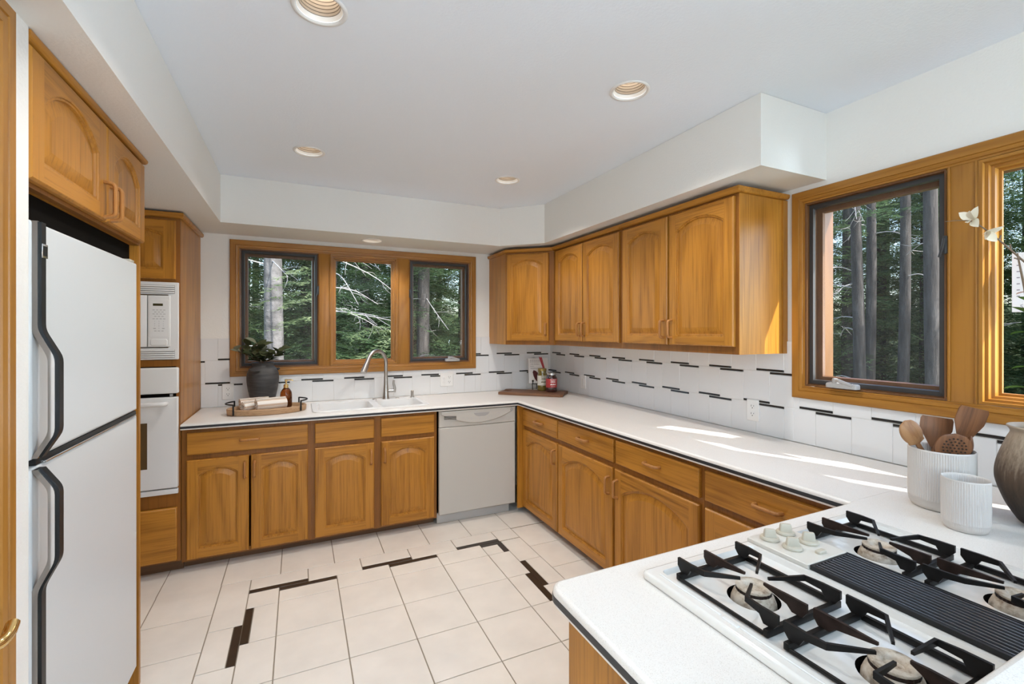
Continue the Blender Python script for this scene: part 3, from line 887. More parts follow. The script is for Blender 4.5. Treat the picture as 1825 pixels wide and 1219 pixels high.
mb = MB(); slab(mb, rrect(.612, .694, 1.388, 1.426, .010, 4), .0165, .0205, r=.003, M=FRONT); ob = mb.build('open_button', [white_gloss], cp)
mb = MB(); Mt = T(0, -.0181, 0) @ RX(pi / 2)
for r_, row in enumerate(('123', '456', '789')):
    for c_, ch_ in enumerate(row): text_mb(mb, ch_, .010, T(.632 + .021 * c_, -.0181, 1.527 - .0135 * r_) @ RX(pi / 2), align='CENTER')
text_mb(mb, '0', .010, T(.653, -.0181, 1.486) @ RX(pi / 2), align='CENTER')
for z, n in ((1.596, 4), (1.584, 3), (1.572, 4), (1.558, 3), (1.544, 4), (1.487, 0), (1.472, 3)):
    for k in range(n):
        x = .653 + (k - (n - 1) / 2) * .017
        box(mb, x - .0055, x + .0055, -.0184, -.0179, z, z + .0035)
for x in (.632, .674): box(mb, x - .006, x + .006, -.0184, -.0179, 1.486, 1.491)
mb.build('keypad', [grey_plastic], cp, flat=True)

t = thing('wall_oven', 'white built-in wall oven below the microwave with a bar handle', 'oven', (-1.40, 3.35, 0), 0)
mb = MB(); box(mb, .004, w - .004, .001, .50, .505, 1.255, .002); mb.build('body', [dark_slot], t)
mb = MB(); slab(mb, rrect(0, w, 1.102, 1.256, .008, 3), -.0005, .026, r=.007, M=FRONT); mb.build('control_panel', [white_gloss], t)
mb = MB(); slab(mb, rrect(0, w - .002, .540, 1.080, .004, 2), -.0005, .030, r=.006, M=FRONT); od = mb.build('door', [white_gloss], t)
mb = MB(); slab(mb, rrect(.150, w - .148, .665, .935), .0295, .0310, M=FRONT); mb.build('window', [plain('brown_oven_glass', (.10, .065, .03), .15)], od)
mb = MB(); tube(mb, arc_path([(.06, -.030, 1.045), (.062, -.066, 1.045), (w - .062, -.066, 1.045), (w - .06, -.030, 1.045)], .025), .014, n=12); mb.build('handle', [white_gloss], od)
mb = MB(); box(mb, 0, w - .002, -.020, .0, .502, .532, .003); mb.build('lower_trim', [white_gloss], t)
mb = MB(); box(mb, w - .045, w - .030, -.012, 0, 1.082, 1.098, .002); mb.build('hinge', [grey_plastic], t)

# ------------------------------------------------------------------ dishwasher
t = thing('dishwasher', 'white dishwasher between the sink cabinet and the corner cabinet', 'dishwasher', (.9555, 3.362, 0), 0)
w = .632
mb = MB(); box(mb, .006, w - .006, .001, .58, .105, .868); mb.build('tub', [dark_slot], t, flat=True)
mb = MB(); slab(mb, rrect(0, w, .088, .744, .003, 2), -.0005, .022, r=.006, M=FRONT); mb.build('door', [dish_white], t)
mb = MB(); slab(mb, rrect(0, w, .746, .871, .005, 2), -.0005, .022, r=.006, M=FRONT)
# bowed fascia
top, n = .868, 24
lp = [(.012 + (w - .024) * k / n, .845 - .082 * (1 - ((k - n / 2) / (n / 2)) ** 2)) for k in range(n + 1)] + [(w - .012, top), (.012, top)]
slab(mb, lp, .0215, .034, r=.008, M=FRONT)
cp = mb.build('control_panel', [dish_white], t, angle=50)
mb = MB()
for k in range(3):
    z = .832 - .010 * k
    tube(mb, [(.035, -.0335, z), (.075, -.0345, z - .001), (.130, -.0350, z - .006)], .0022, n=6)
mb.build('vent_slot', [dark_slot], cp)
mb = MB(); lp = [(.270, .842), (.285, .824), (.310, .815), (.365, .815), (.390, .824), (.405, .842)]
slab(mb, lp, .033, .0352, r=.001, M=FRONT); mb.build('handle_recess', [grey_plastic], cp)
mb = MB(); lathe(mb, [(0, .003), (.012, .003), (.014, 0)], 24, M=T(w - .037, -.0335, .848) @ RX(pi / 2)); mb.build('badge', [grey_plastic], cp)
mb = MB()
for k in range(9):
    x = .185 + .034 * k; z = .795 + .00022 * (k - 4) ** 2 * 3
    for q in range(2): box(mb, x - .008, x + .006, -.0349, -.0338, z + .009 * q, z + .0025 + .009 * q)
box(mb, .46, .50, -.0349, -.0338, .828, .8305)
mb.build('button_marks', [plain('faint_grey_print', (.45, .44, .43), .5)], cp, flat=True)
mb = MB(); box(mb, .0, w - .03, .040, .055, .006, .086, .002); mb.build('toe_panel', [plain('grey_white_toe_panel', (.50, .49, .47), .45)], t)

# ------------------------------------------------------------------ counters
CT, CB = .914, .876
def counter(name, label, outer, holes, stripe_paths, group=None, seam=None):
    mb = MB(); slab(mb, outer, CB, CT, holes=holes, r=.010, rb=.004, seg=3, square=seam)
    o = mb.build(name, [counter_mat], angle=50)
    tag(o, label, 'countertop', group)
    for path in stripe_paths:
        mb = MB(); n = len(path); vs = []; fs = []
        offs = []
        for i in range(n):
            p0 = Vector(path[max(i - 1, 0)]); p1 = Vector(path[i]); p2 = Vector(path[min(i + 1, n - 1)])
            d = (p2 - p0).normalized(); offs.append(p1 + Vector((d.y, -d.x)) * .0012)
        for p, q in zip(path, offs):
            vs += [(p[0], p[1], .8845), (q.x, q.y, .8845), (q.x, q.y, .8985), (p[0], p[1], .8985)]
        for a in range(n - 1):
            for k in range(4): fs.append([4 * a + k, 4 * a + (k + 1) % 4, 4 * a + 4 + (k + 1) % 4, 4 * a + 4 + k])
        fs += [[3, 2, 1, 0], [4 * n - 4, 4 * n - 3, 4 * n - 2, 4 * n - 1]]
        mb.add(vs, fs); e = mb.build('edge_inlay', [black_inlay], o, angle=30); e['label'] = 'black inlay line along the counter edge'
    return o
SX0, SX1, SY0, SY1 = .092, .898, 3.400, 3.868
L_ = [(-.6435, 3.330), (1.598, 3.316), (1.632, .8895), (XR - .009, .8895), (XR - .009, YB - .009), (-.6435, YB - .009)]
counter('countertop', 'white speckled L-shaped countertop with a black edge line along both walls', L_, [rrect(SX0 + .012, SX1 - .012, SY0 + .012, SY1 - .012, .04, 4)[::-1]],
        [[(-.6435, 3.330), (1.598, 3.316), (1.632, .8895)]], seam=lambda p: abs(p[1] - .8895) < 1e-6)
PX0, PY1 = .500, .8885
pen = [(PX0, .264), (XR - .009, .264), (XR - .009, PY1), (1.640, PY1), (1.605, PY1)] + [(PX0 + .035 - .035 * sin(radians(a)), PY1 - .035 + .035 * cos(radians(a))) for a in range(0, 91, 15)]
CX0, CX1, CY0, CY1 = .703, 1.490, .285, .815
counter('peninsula_countertop', 'white speckled peninsula countertop around the gas cooktop with a rounded corner', pen, [rrect(CX0 + .02, CX1 - .02, CY0 + .02, CY1 - .02)[::-1]],
        [pen[4:] + [(PX0, .264)]], seam=lambda p: p[0] > 1.62 and abs(p[1] - PY1) < 1e-6)
t = thing('peninsula_cabinet', 'oak peninsula cabinet carrying the cooktop, plain end panel towards the floor', 'cabinet', (.53, .27, 0), 0)
mb = MB(); w, dp = 1.10, .575
box(mb, 0, .019, 0, dp, .003, CB - .001); box(mb, .019, w, 0, .016, .003, CB - .001); box(mb, .019, w, dp - .019, dp, .08, CB - .001); box(mb, .019, w, .016, dp - .02, .08, .10)
mb.build('carcass', [oak], t, flat=True)
mb = MB(); box(mb, .02, w, dp - .09, dp - .075, .003, .0795); mb.build('toe_kick', [oak_k], t, flat=True)
kw = MB(); box(kw, .53, XR - .001, .150, .2625, .003, 1.029); struct(kw.build('wall_peninsula', [wall_paint], flat=True))
mb = MB(); slab(mb, rrect(.49, XR - .002, -.06, .254, .03, 4), 1.030, 1.070, r=.010, rb=.004, seg=3)
o = mb.build('bar_ledge', [counter_mat], angle=50); tag(o, 'raised white speckled bar ledge in front of the cooktop', 'countertop')

# ------------------------------------------------------------------ sink, faucet
t = thing('sink', 'white double-bowl kitchen sink set in the counter below the window', 'sink', (0, 0, 0))
b1 = rrect(.125, .498, 3.432, 3.790, .05, 5); b2 = rrect(.552, .868, 3.432, 3.790, .05, 5)
mb = MB(); slab(mb, rrect(SX0 - .006, SX1 + .006, SY0 - .004, SY1 + .006, .05, 5), CT + .0005, CT + .008, holes=[b1[::-1], b2[::-1]], r=.005, bottom=False)
mb.build('rim', [white_gloss], t, angle=50)
for lp, dz in ((b1, .20), (b2, .17)):
    mb = MB()
    rings = [[(*p, CT + .008) for p in lp], [(*p, CT + .002) for p in offset(lp, .004)], [(*p, CT - dz * .75) for p in offset(lp, .014)], [(*p, CT - dz * .95) for p in offset(lp, .026)], [(*p, CT - dz) for p in offset(lp, .048)]]
    bridge(mb, rings, 0); fill(mb, [offset(lp, .048)], CT - dz)
    b = mb.build('bowl', [white_gloss], t, angle=60)
    cx = sum(p[0] for p in lp) / len(lp); cy = sum(p[1] for p in lp) / len(lp)
    mb = MB(); lathe(mb, [(.0, .001), (.03, .001), (.042, .004), (.045, .0)], 24, M=T(cx, cy, CT - dz + .001)); mb.build('drain', [nickel], b)
t = thing('kitchen_faucet', 'brushed nickel gooseneck pull-down faucet behind the sink', 'faucet', (.648, 3.832, CT + .008), 0)
dx, dy = -.80, -.60
mb = MB(); lathe(mb, [(.030, 0), (.030, .006), (.027, .012), (.022, .06), (.0175, .12), (.0155, .18)], 24, cap0=True); mb.build('base', [nickel], t)
R_ = .098; H0 = .295
pts = [(0, 0, .178), (0, 0, H0)] + [(dx * R_ * (1 - cos(a)), dy * R_ * (1 - cos(a)), H0 + R_ * sin(a)) for a in [pi * k / 16 for k in range(1, 15)]]
mb = MB(); tube(mb, pts, .0145, n=14, caps=False); mb.build('spout', [nickel], t)
e = Vector(pts[-1]); d_ = (Vector(pts[-1]) - Vector(pts[-2])).normalized()
mb = MB(); tube(mb, [e, e + d_ * .012, e + d_ * .03, e + d_ * .09, e + d_ * .112], [.0150, .0165, .0170, .0225, .0235], n=16); mb.build('spray_head', [nickel], t)
mb = MB(); tube(mb, [(.012, 0, .062), (.062, -.012, .064)], .0125, n=12); tube(mb, arc_path([(.064, -.012, .052), (.070, -.014, .085), (.058, -.014, .125), (.062, -.016, .150)], .03), [.013, .0125, .012, .011, .0105, .010, .010, .0095, .009, .009, .0085, .008], n=10, flat=.6)
mb.build('lever', [nickel], t)
t = thing('soap_dispenser', 'small nickel air gap cap on the sink deck right of the faucet', 'air gap', (.865, 3.835, CT + .008))
mb = MB(); lathe(mb, [(.017, 0), (.017, .005), (.012, .008), (.012, .045), (.013, .048), (.009, .056), (.0, .058)], 20, cap0=True); mb.build('cap', [nickel], t)
for k, (x, y) in enumerate(((.560, 3.838), (.742, 3.838))):
    mb = MB(); lathe(mb, [(.018, 0), (.016, .004), (.0, .005)], 20, M=T(x, y, CT + .0082), cap0=True)
    o = mb.build('hole_cover', [nickel]); tag(o, ['flat nickel hole cover on the sink deck left of the faucet', 'flat nickel hole cover on the sink deck between faucet and air gap'][k], 'sink cap')
# ------------------------------------------------------------------ cooktop
t = thing('gas_cooktop', 'white downdraft gas cooktop with four burners and a black centre vent', 'cooktop', (0, 0, 0))
LX, RX_ = (.738, 1.036), (1.204, 1.464)
PY = (.305, .792)
BUR = [(.850, .645), (.856, .402), (1.292, .638), (1.296, .398)]
pl, pr = rrect(*LX, *PY, .012, 3), rrect(*RX_, *PY, .012, 3)
mb = MB()
rim = rrect(CX0, CX1, CY0, CY1, .012, 3)
slab(mb, rim, CT + .0008, CT + .018, holes=[pl[::-1], pr[::-1]], r=.007, rb=.003, bottom=False)
mb.build('top', [white_enamel], t, angle=50)
mb = MB(); zpan = CT + .008
for lp, bs in ((pl, BUR[:2]), (pr, BUR[2:])):
    ring = offset(lp, .006)
    bridge(mb, [[(*p, CT + .018) for p in lp], [(*p, zpan) for p in ring]], 0)
    fill(mb, [ring] + [circle(x, y, .050, 36)[::-1] for x, y in bs], zpan)
mb.build('burner_pan', [white_enamel], t, angle=50)
mb = MB(); x_ = LX[0] - .012
tube(mb, [(x_, .62, CT + .0185), (x_, .78, CT + .0185)], .0022, n=6); tube(mb, [(x_, .30, CT + .0185), (x_, .575, CT + .0185)], .0022, n=6)
box(mb, x_ - .006, x_ + .004, .580, .615, CT + .016, CT + .0205, .002)
mb.build('pan_lip', [white_gloss], t)
for x, y in BUR:
    mb = MB(); lathe(mb, [(.050, zpan), (.048, CT - .004), (.046, CT - .018), (0, CT - .018)], 36, M=T(x, y, 0)); mb.build('burner_well', [dark_slot], t)
    mb = MB(); M = T(x, y, 0)
    lathe(mb, [(.0440, CT - .014), (.0425, CT + .004), (.0375, CT + .017), (.0335, CT + .0225)], 40, M=M)
    lathe(mb, [(.0325, CT + .0222), (.0330, CT + .0235), (.0330, CT + .0285)], 96, mi=1, M=M, mod=lambda a, z: 1 + .02 * (1 if int(a / (2 * pi) * 48 + .5) % 2 else -1))
    lathe(mb, [(.0330, CT + .0285), (.0340, CT + .0300), (.0335, CT + .0330), (.0290, CT + .0345), (.0220, CT + .0340), (.0165, CT + .0310), (.0140, CT + .0260), (0, CT + .0250)], 40, M=M)
    mb.build('burner', [burner_mat, rust_iron], t, angle=50)
# centre module
mx0, mx1 = 1.048, 1.190
zm = CT + .028
mb = MB(); slab(mb, rrect(mx0 - .004, mx1 + .004, .655, .812, .004, 2), CT + .0185, zm, r=.003, seg=2); cpn = mb.build('control_panel', [panel_enamel], t)
for x, y, a in ((1.086, .778, -38), (1.153, .782, -42), (1.091, .722, -36), (1.156, .724, -45)):
    mb = MB(); M = T(x, y, zm) @ RZ(radians(a))
    lathe(mb, [(.0215, .0), (.0225, .004), (.021, .0070), (.012, .0078), (0, .0078)], 28, M=M)
    vs = []
    for z, hw, hd in ((.0065, .0150, .0080), (.022, .0132, .0058), (.0262, .0118, .0043)):
        vs.append([(q[0], q[1], z) for q in rrect(-hw, hw, -hd, hd, .0035, 3)])
    bridge(mb, vs, 0, M); mb.add(vs[-1], [list(range(len(vs[-1])))], 0, M)
    k = mb.build('knob', [bisque], t, angle=40); k['label'] = 'bisque burner control knob'
mb = MB(); slab(mb, rrect(-.014, .014, -.0075, .0075, .005, 3), 0, .007, r=.003, M=T(1.130, .679, zm)); b = mb.build('fan_button', [bisque], t)
mb = MB()
slab(mb, rrect(mx0, mx1, .300, .653), CT + .0185, CT + .0205, r=0)
box(mb, mx0, mx0 + .006, .300, .653, CT + .0205, zm + .0005); box(mb, mx1 - .006, mx1, .300, .653, CT + .0205, zm + .0005)
box(mb, mx0 + .006, mx1 - .006, .647, .653, CT + .0205, zm); box(mb, mx0 + .006, mx1 - .006, .300, .306, CT + .0205, zm)
vg = mb.build('vent_grille', [black_plastic], t, flat=True)
sl = plain('satin_black_slat', (.07, .075, .085), .22)
for k in range(11):
    x = mx0 + .012 + (mx1 - mx0 - .024) * k / 10
    mb = MB(); box(mb, x - .0018, x + .0018, .306, .647, CT + .0205, zm + .001, .0007); mb.build('grille_slat', [sl], vg)
for y in (.415, .530):
    mb = MB(); box(mb, mx0 + .006, mx1 - .006, y - .002, y + .002, CT + .0205, zm - .003); mb.build('grille_bar', [black_plastic], vg, flat=True)

def grate(cx, by, yb, yf, x0, x1, label):
    """cast grate for one burner: low side bars and six fingers reaching in over the burner"""
    g = thing('burner_grate', label, 'burner grate', (cx, by, zpan + .001), 0, 'cast iron burner grates')
    X0, X1, Yb, Yf = x0 - cx, x1 - cx, yb - by, yf - by
    mb = MB()
    for Y in (Yb - .014, Yf + .014): box(mb, X0, X1, Y - .005, Y + .005, .001, .014, .001)
    box(mb, X1 - .008, X1, Yf + .0192, Yb - .0192, .001, .013, .001); box(mb, X0, X0 + .005, Yf + .0192, Yb - .0192, .001, .008, .001)
    mb.build('frame', [black_iron], g)
    zt = .042
    def finger(pts, lo):
        """vertical plate along a plan path: hatchet-shaped at its post, then a thin arm tapering to the tip"""
        mb = MB(); vs = []; n = len(pts)
        for i, p in enumerate(pts):
            p = Vector(p); q = Vector(pts[min(i + 1, n - 1)]); o = Vector(pts[max(i - 1, 0)])
            d = (q - o).normalized(); nn = Vector((-d.y, d.x)) * (.0030 if i < n - 1 else .0024)
            top = zt - (.0015 if i == n - 1 else 0)
            vs += [(p.x - nn.x, p.y - nn.y, lo[i]), (p.x + nn.x, p.y + nn.y, lo[i]), (p.x + nn.x, p.y + nn.y, top), (p.x - nn.x, p.y - nn.y, top)]
        fs = [[3, 2, 1, 0]] + [[4 * a + k, 4 * a + (k + 1) % 4, 4 * a + 4 + (k + 1) % 4, 4 * a + 4 + k] for a in range(n - 1) for k in range(4)]
        m = 4 * n; fs.append([m - 4, m - 3, m - 2, m - 1])
        mb.add(vs, fs)
        mb.build('finger', [rust_iron if n == 5 else black_iron], g, flat=True)
    LO = [.026, .018, .0142, .0142, .028, .031, .0350]
    for Y, d in ((Yb, -1), (Yf, 1)):
        for xp, xt in ((X0 + .016, -.025), (X1 - .018, .025)):
            xb = xp + (.004 if xt < 0 else -.004)
            finger([(xp, Y), (xp, Y + d * .006), (xp, Y + d * .009), (xp, Y + d * .028), (xp, Y + d * .036), (xb, Y + d * .068), (xt, -d * .013)], LO)
        finger([(0, Y), (0, Y + d * .008), (0, Y + d * .028), (0, Y + d * .038), (0, -d * .022)], [.026, .0142, .0142, .024, .0355])
    return g
grate(.852, .645, .772, .536, .756, .973, 'black burner grate over the far left burner of the cooktop')
grate(.856, .402, .526, .320, .756, .973, 'black burner grate over the near left burner of the cooktop')
grate(1.292, .638, .772, .536, 1.212, 1.420, 'black burner grate right of the control knobs, at the far end of the cooktop')
grate(1.296, .398, .526, .320, 1.217, 1.420, 'black burner grate right of the vent, at the near end of the cooktop')

# ------------------------------------------------------------------ things on the peninsula
def ribbed(name, label, loc, r, h, n=84):
    t = thing(name, label, 'crock', loc)
    z0, z1 = .17 * h, .97 * h
    mod = lambda a, z: 1 - (.026 * (.5 - .5 * cos(a * n)) if z0 < z < z1 else 0)
    mb = MB()
    prof = [(0, .004), (r * .80, .004), (r * .84, .0), (r * .90, .003), (r * .965, .014), (r * .995, .030), (r, z0 - .001), (r, z0 + .004), (r, h * .5), (r, z1 - .002), (r, z1 + .001), (r * 1.0, h - .004), (r * .985, h), (r * .955, h - .001), (r * .94, h - .006), (r * .93, h * .5), (r * .90, .014), (0, .010)]
    lathe(mb, prof, n * 6, mod=mod)
    mb.build('crock_wall', [stoneware], t, angle=60)
    return t
UC_ = (1.850, .742)
ribbed('utensil_crock', 'large ribbed white crock holding wooden utensils', (*UC_, CT + .0005), .0815, .186)
ribbed('ribbed_cup', 'small empty ribbed white cup in front of the utensil crock', (1.706, .630, CT + .0005), .052, .143, 60)

def utensil(label, kind, base, tip, up, head, mat, group='wooden utensils in the crock', roll=0.0):
    """handle from base to neck, head beyond it; local z runs up the handle"""
    b, e = Vector(base), Vector(tip)
    z = (e - b).normalized(); L = (e - b).length
    x = (Vector(up) - z * Vector(up).dot(z)).normalized(); y = z.cross(x)
    o = thing(kind, label, 'kitchen utensil', base, 0, group)
    o.matrix_basis = Matrix(((x.x, y.x, z.x, b.x), (x.y, y.y, z.y, b.y), (x.z, y.z, z.z, b.z), (0, 0, 0, 1)))
    hw, hl, dish, kindh = head
    mb = MB(); tube(mb, [(0, 0, 0), (0, 0, L * .3), (0, 0, L - hl * .9)], [.0075, .0065, .0075], n=10); mb.build('handle', [mat], o)
    mb = MB(); nu, nv = 12, 12
    top = []; bot = []
    for j in range(nv + 1):
        v = j / nv
        if kindh == 'spoon': half = hw * sqrt(max(0, 1 - (2 * v - 1.0) ** 2)) ** 0.9 + (.006 if v < .15 else 0)
        elif kindh == 'spatula': half = hw * min(1, .25 + 1.25 * v) if v < .6 else hw * (1 - .10 * max(0, v - .92) / .08)
        else: half = hw
        half = max(half, .0015)
        for i in range(nu + 1):
            u = 2 * i / nu - 1
            depth = dish * (1 - u * u) * sin(pi * min(1, max(0, v))) + .006 * v * v
            zz = L - hl + hl * v
            top.append((u * half, -depth, zz)); bot.append((u * half * 1.0, -depth - .005 * (1 - .3 * abs(u)), zz))
    W1 = nu + 1; fs = []; N = len(top)
    for j in range(nv):
        for i in range(nu):
            a = j * W1 + i
            fs.append([a, a + 1, a + W1 + 1, a + W1]); fs.append([N + a, N + a + W1, N + a + W1 + 1, N + a + 1])
    for j in range(nv):
        for c in (0, nu):
            a = j * W1 + c; q = [a, a + W1, N + a + W1, N + a]; fs.append(q if c == 0 else q[::-1])
    for i in range(nu):
        fs.append([i, N + i, N + i + 1, i + 1]); a = nv * W1 + i; fs.append([a, a + 1, N + a + 1, N + a])
    mb.add(top + bot, fs)
    h = mb.build('head', [mat], o, angle=60)
    if kindh == 'spoon' and dish < .006:
        hb = MB()
        for rr, nn in ((0, 1), (.010, 6), (.019, 12), (.028, 18)):
            for k in range(nn):
                a = 2 * pi * k / nn
                xx, zz = rr * cos(a), L - hl * .5 + rr * sin(a) * 1.05
                lathe(hb, [(0, .0), (.0024, .0), (.0026, -.0012)], 8, M=T(xx, .0022 - dish * 0, zz) @ RX(-pi / 2))
                lathe(hb, [(0, .0), (.0024, .0), (.0026, -.0012)], 8, M=T(xx, -dish - .0095, zz) @ RX(pi / 2))
        hb.build('drain_hole', [plain('dark_drilled_hole', (.02, .01, .006), .8)], h)['kind'] = 'stuff'
    return o
cx, cy = UC_; zb = CT + .020
utensil('pale wooden spoon leaning left out of the crock', 'wooden_spoon', (cx + .030, cy - .020, zb), (cx - .085, cy + .063, CT + .270), (.45, -.25, .85), (.032, .084, .012, 'spoon'), acacia_l)
utensil('round slotted wooden spoon with drilled holes facing the room', 'slotted_spoon', (cx - .026, cy - .020, zb), (cx - .036, cy - .046, CT + .247), (.72, -.70, 0), (.045, .090, .003, 'spoon'), acacia)
utensil('tall square-ended wooden spatula leaning right in the crock', 'wooden_spatula', (cx + .034, cy + .006, zb), (cx + .082, cy - .046, CT + .316), (.80, -.55, 0), (.042, .120, .004, 'spatula'), acacia)
utensil('wooden turner at the back of the crock behind the slotted spoon', 'wooden_turner', (cx + .022, cy + .034, zb), (cx + .070, cy + .042, CT + .272), (.75, -.60, .1), (.045, .100, .004, 'spatula'), acacia)
utensil('dark wooden ladle leaning right, half hidden by the spatula', 'wooden_ladle', (cx + .036, cy - .032, zb), (cx + .036, cy - .050, CT + .232), (.8, .5, .0), (.020, .074, .010, 'spoon'), acacia)

VX = (1.940, .530)
t = thing('flower_vase', 'tall smoky brown clay vase at the right edge, pale at its neck', 'vase', (*VX, CT + .0005))
mb = MB(); lathe(mb, [(0, .002), (.062, .002)] + smooth_profile([(.068, .008), (.092, .050), (.111, .105), (.115, .138), (.111, .172), (.100, .212), (.089, .244), (.082, .262), (.086, .273), (.090, .278), (.088, .282), (.080, .278), (.075, .262), (.092, .212), (.104, .140), (.068, .02)], 5) + [(0, .012)], 72)
mb.build('body', [brown_clay], t, angle=60)
twig = plain('brown_twig', (.16, .11, .07), .7)
petal = plain('cream_petal', (.80, .74, .60), .6); petal_p = plain('dusty_pink_petal', (.42, .25, .18), .6)
vleaf = leafy('dark_waxy_leaf', (.05, .10, .02), (.10, .16, .04), .25)
def leaf(mb, base, d, up, L, W, mi=0, curl=.15, nv=5):
    d = Vector(d).normalized(); up = Vector(up); s = d.cross(up).normalized(); u = s.cross(d)
    vs = []; fs = []
    for j in range(nv + 1):
        v = j / nv; half = W * .5 * (sin(pi * v ** .85) ** .8 if 0 < v < 1 else .02)
        c = Vector(base) + d * (L * v) - u * (curl * L * v * v)
        vs += [tuple(c - s * half + u * half * .25), tuple(c), tuple(c + s * half + u * half * .25)]
    for j in range(nv):
        for k in (0, 1):
            a = 3 * j + k; fs.append([a, a + 1, a + 4, a + 3])
    mb.add(vs, fs, mi)
br = thing('flower_branch', 'blossoming twig with cream flowers arching over the right window from the brown vase', 'flower branch', (*VX, CT + .02))
P0 = Vector((VX[0], VX[1], CT + .02))
pw = [Vector(q) for q in ((1.952, .520, .934), (1.962, .520, 1.25), (1.990, .525, 1.50), (1.965, .560, 1.635), (1.935, .587, 1.680), (1.880, .614, 1.735), (1.838, .634, 1.772), (1.800, .650, 1.797), (1.765, .666, 1.798), (1.725, .683, 1.794))]
mb = MB(); sm = arc_path([p - P0 for p in pw], .03, 3)
tube(mb, sm, [.0042 - .0034 * k / (len(sm) - 1) for k in range(len(sm))], n=7)
for p, d in (((1.905, .602, 1.712), (.3, .2, .9)), ((1.93, .59, 1.684), (-.6, .3, .1)), ((1.875, .617, 1.74), (.4, 0, .6))):
    q = Vector(p) - P0; tube(mb, [q, q + Vector(d).normalized() * .018], [.0025, .0018], n=6)
mb.build('twig', [twig], br)
random.seed(4)
for c, ax in (((1.838, .634, 1.765), (-.3, -.5, -.7)), ((1.803, .649, 1.800), (-.9, .1, .2))):
    mb = MB(); c = Vector(c) - P0
    for k in range(5):
        a = 2 * pi * k / 5; d = Vector((cos(a) * .7, -.2 + .3 * cos(a * 2), sin(a) * .7)) + Vector(ax) * .9
        leaf(mb, c, d, Vector(ax), .040, .024, curl=.2)
    mb.build('blossom', [petal], br)
st = thing('leafy_stem', 'green-leaved stem rising from the brown vase at the right edge', 'plant stem', (VX[0] - .02, VX[1] + .015, CT + .02))
mb = MB(); tube(mb, [(0, 0, 0), (.01, .0, .30), (-.02, .01, .50), (-.045, .02, .66), (-.06, .03, .76)], [.0045, .004, .0035, .003, .002], n=7); mb.build('stem', [twig], st)
for k, (z, d, L, W, mt) in enumerate(((.535, (-.85, .40, .02), .062, .028, vleaf), (.585, (-.70, .35, .45), .060, .028, vleaf), (.515, (.4, -.8, .3), .06, .03, vleaf), (.435, (-.8, .45, .05), .055, .026, vleaf), (.375, (-.9, .40, .12), .085, .030, vleaf), (.62, (.6, .5, .4), .06, .028, vleaf), (.650, (-.8, .35, -.05), .042, .020, petal_p), (.40, (.7, -.4, .4), .07, .03, vleaf))):
    mb = MB(); x = -.02 - .10 * max(0, z - .5); leaf(mb, (x, .012, z), d, (0, 0, 1), L, W)
    mb.build('leaf' if mt is vleaf else 'petal', [mt], st)

# paper sheet taped to the middle pane of the right window
t = thing('paper_sheet', 'white printed sheet taped to the glass of the right window', 'paper', (XR + .050, .734, RZ0), -pi / 2)
mb = MB(); box(mb, 0, .215, .0, .0012, .400, .612); mb.build('sheet', [plain('translucent_white_paper', (.86, .86, .88), .6)], t, flat=True)
mb = MB()
for r_ in range(7):
    for c_ in range(5): box(mb, .012 + .042 * c_, .012 + .042 * c_ + .008 + .006 * ((r_ * 3 + c_) % 3), -.0006, .0001, .455 + .022 * r_, .4585 + .022 * r_)
text_mb(mb, '52', .020, T(.020, -.0005, .412) @ RX(pi / 2))
mb.build('print', [plain('faded_ink', (.30, .27, .32), .7)], t, flat=True)

# ------------------------------------------------------------------ things by the sink
TC = (-.192, 3.585)
t = thing('serving_tray', 'oval mango wood tray with black iron handles, left of the sink', 'tray', (*TC, CT + .0005), radians(4))
mb = MB(); a_, b_ = .243, .150
rings = [[(*p, z) for p in circle(0, 0, a_ + dr, 56, b_ + dr)] for dr, z in ((-.012, .0), (-.004, .002), (.0, .010), (.002, .036), (-.002, .040), (-.010, .040), (-.013, .036), (-.016, .016))]
bridge(mb, rings, 0); fill(mb, [circle(0, 0, a_ - .012, 56, b_ - .012)], 0, flip=True); fill(mb, [circle(0, 0, a_ - .016, 56, b_ - .016)], .016)
mb.build('tray_body', [mango], t, angle=45)
for s in (-1, 1):
    mb = MB(); ps = []
    for k in range(-4, 5):
        an = radians(9 * k); ps.append((s * (a_ + .006) * cos(an), (b_ + .006) * sin(an), .075))
    f0, f1 = ps[0], ps[-1]
    tube(mb, ps, .0048, n=8)
    for f in (f0, f1): box(mb, f[0] - .005, f[0] + .005, f[1] - .005, f[1] + .005, .006, .078, .001)
    mb.build('handle', [black_iron], t)
def towel_mat():
    m = NT('striped_cotton'); tc = m.n('ShaderNodeTexCoord'); sp = m.n('ShaderNodeSeparateXYZ'); m.l(tc.outputs['UV'], sp.inputs[0])
    w_ = m.math('FRACT', m.math('MULTIPLY', sp.outputs['X'], 13.0))
    r = m.ramp([(.0, (.80, .75, .69)), (.50, (.80, .75, .69)), (.56, (.50, .33, .21)), (.66, (.66, .52, .40)), (.80, (.52, .36, .24)), (.86, (.80, .75, .69))]); r.color_ramp.interpolation = 'LINEAR'
    m.l(w_, r.inputs[0]); m.l(r.outputs[0], m.b.inputs['Base Color']); m.b.inputs['Roughness'].default_value = .95
    nz = m.n('ShaderNodeTexNoise', Scale=1.0, Detail=2.0); m.l(m.coords((500,) * 3), nz.inputs['Vector']); m.bump(nz.outputs['Fac'], .5, .002)
    return m.mat
cotton = towel_mat()
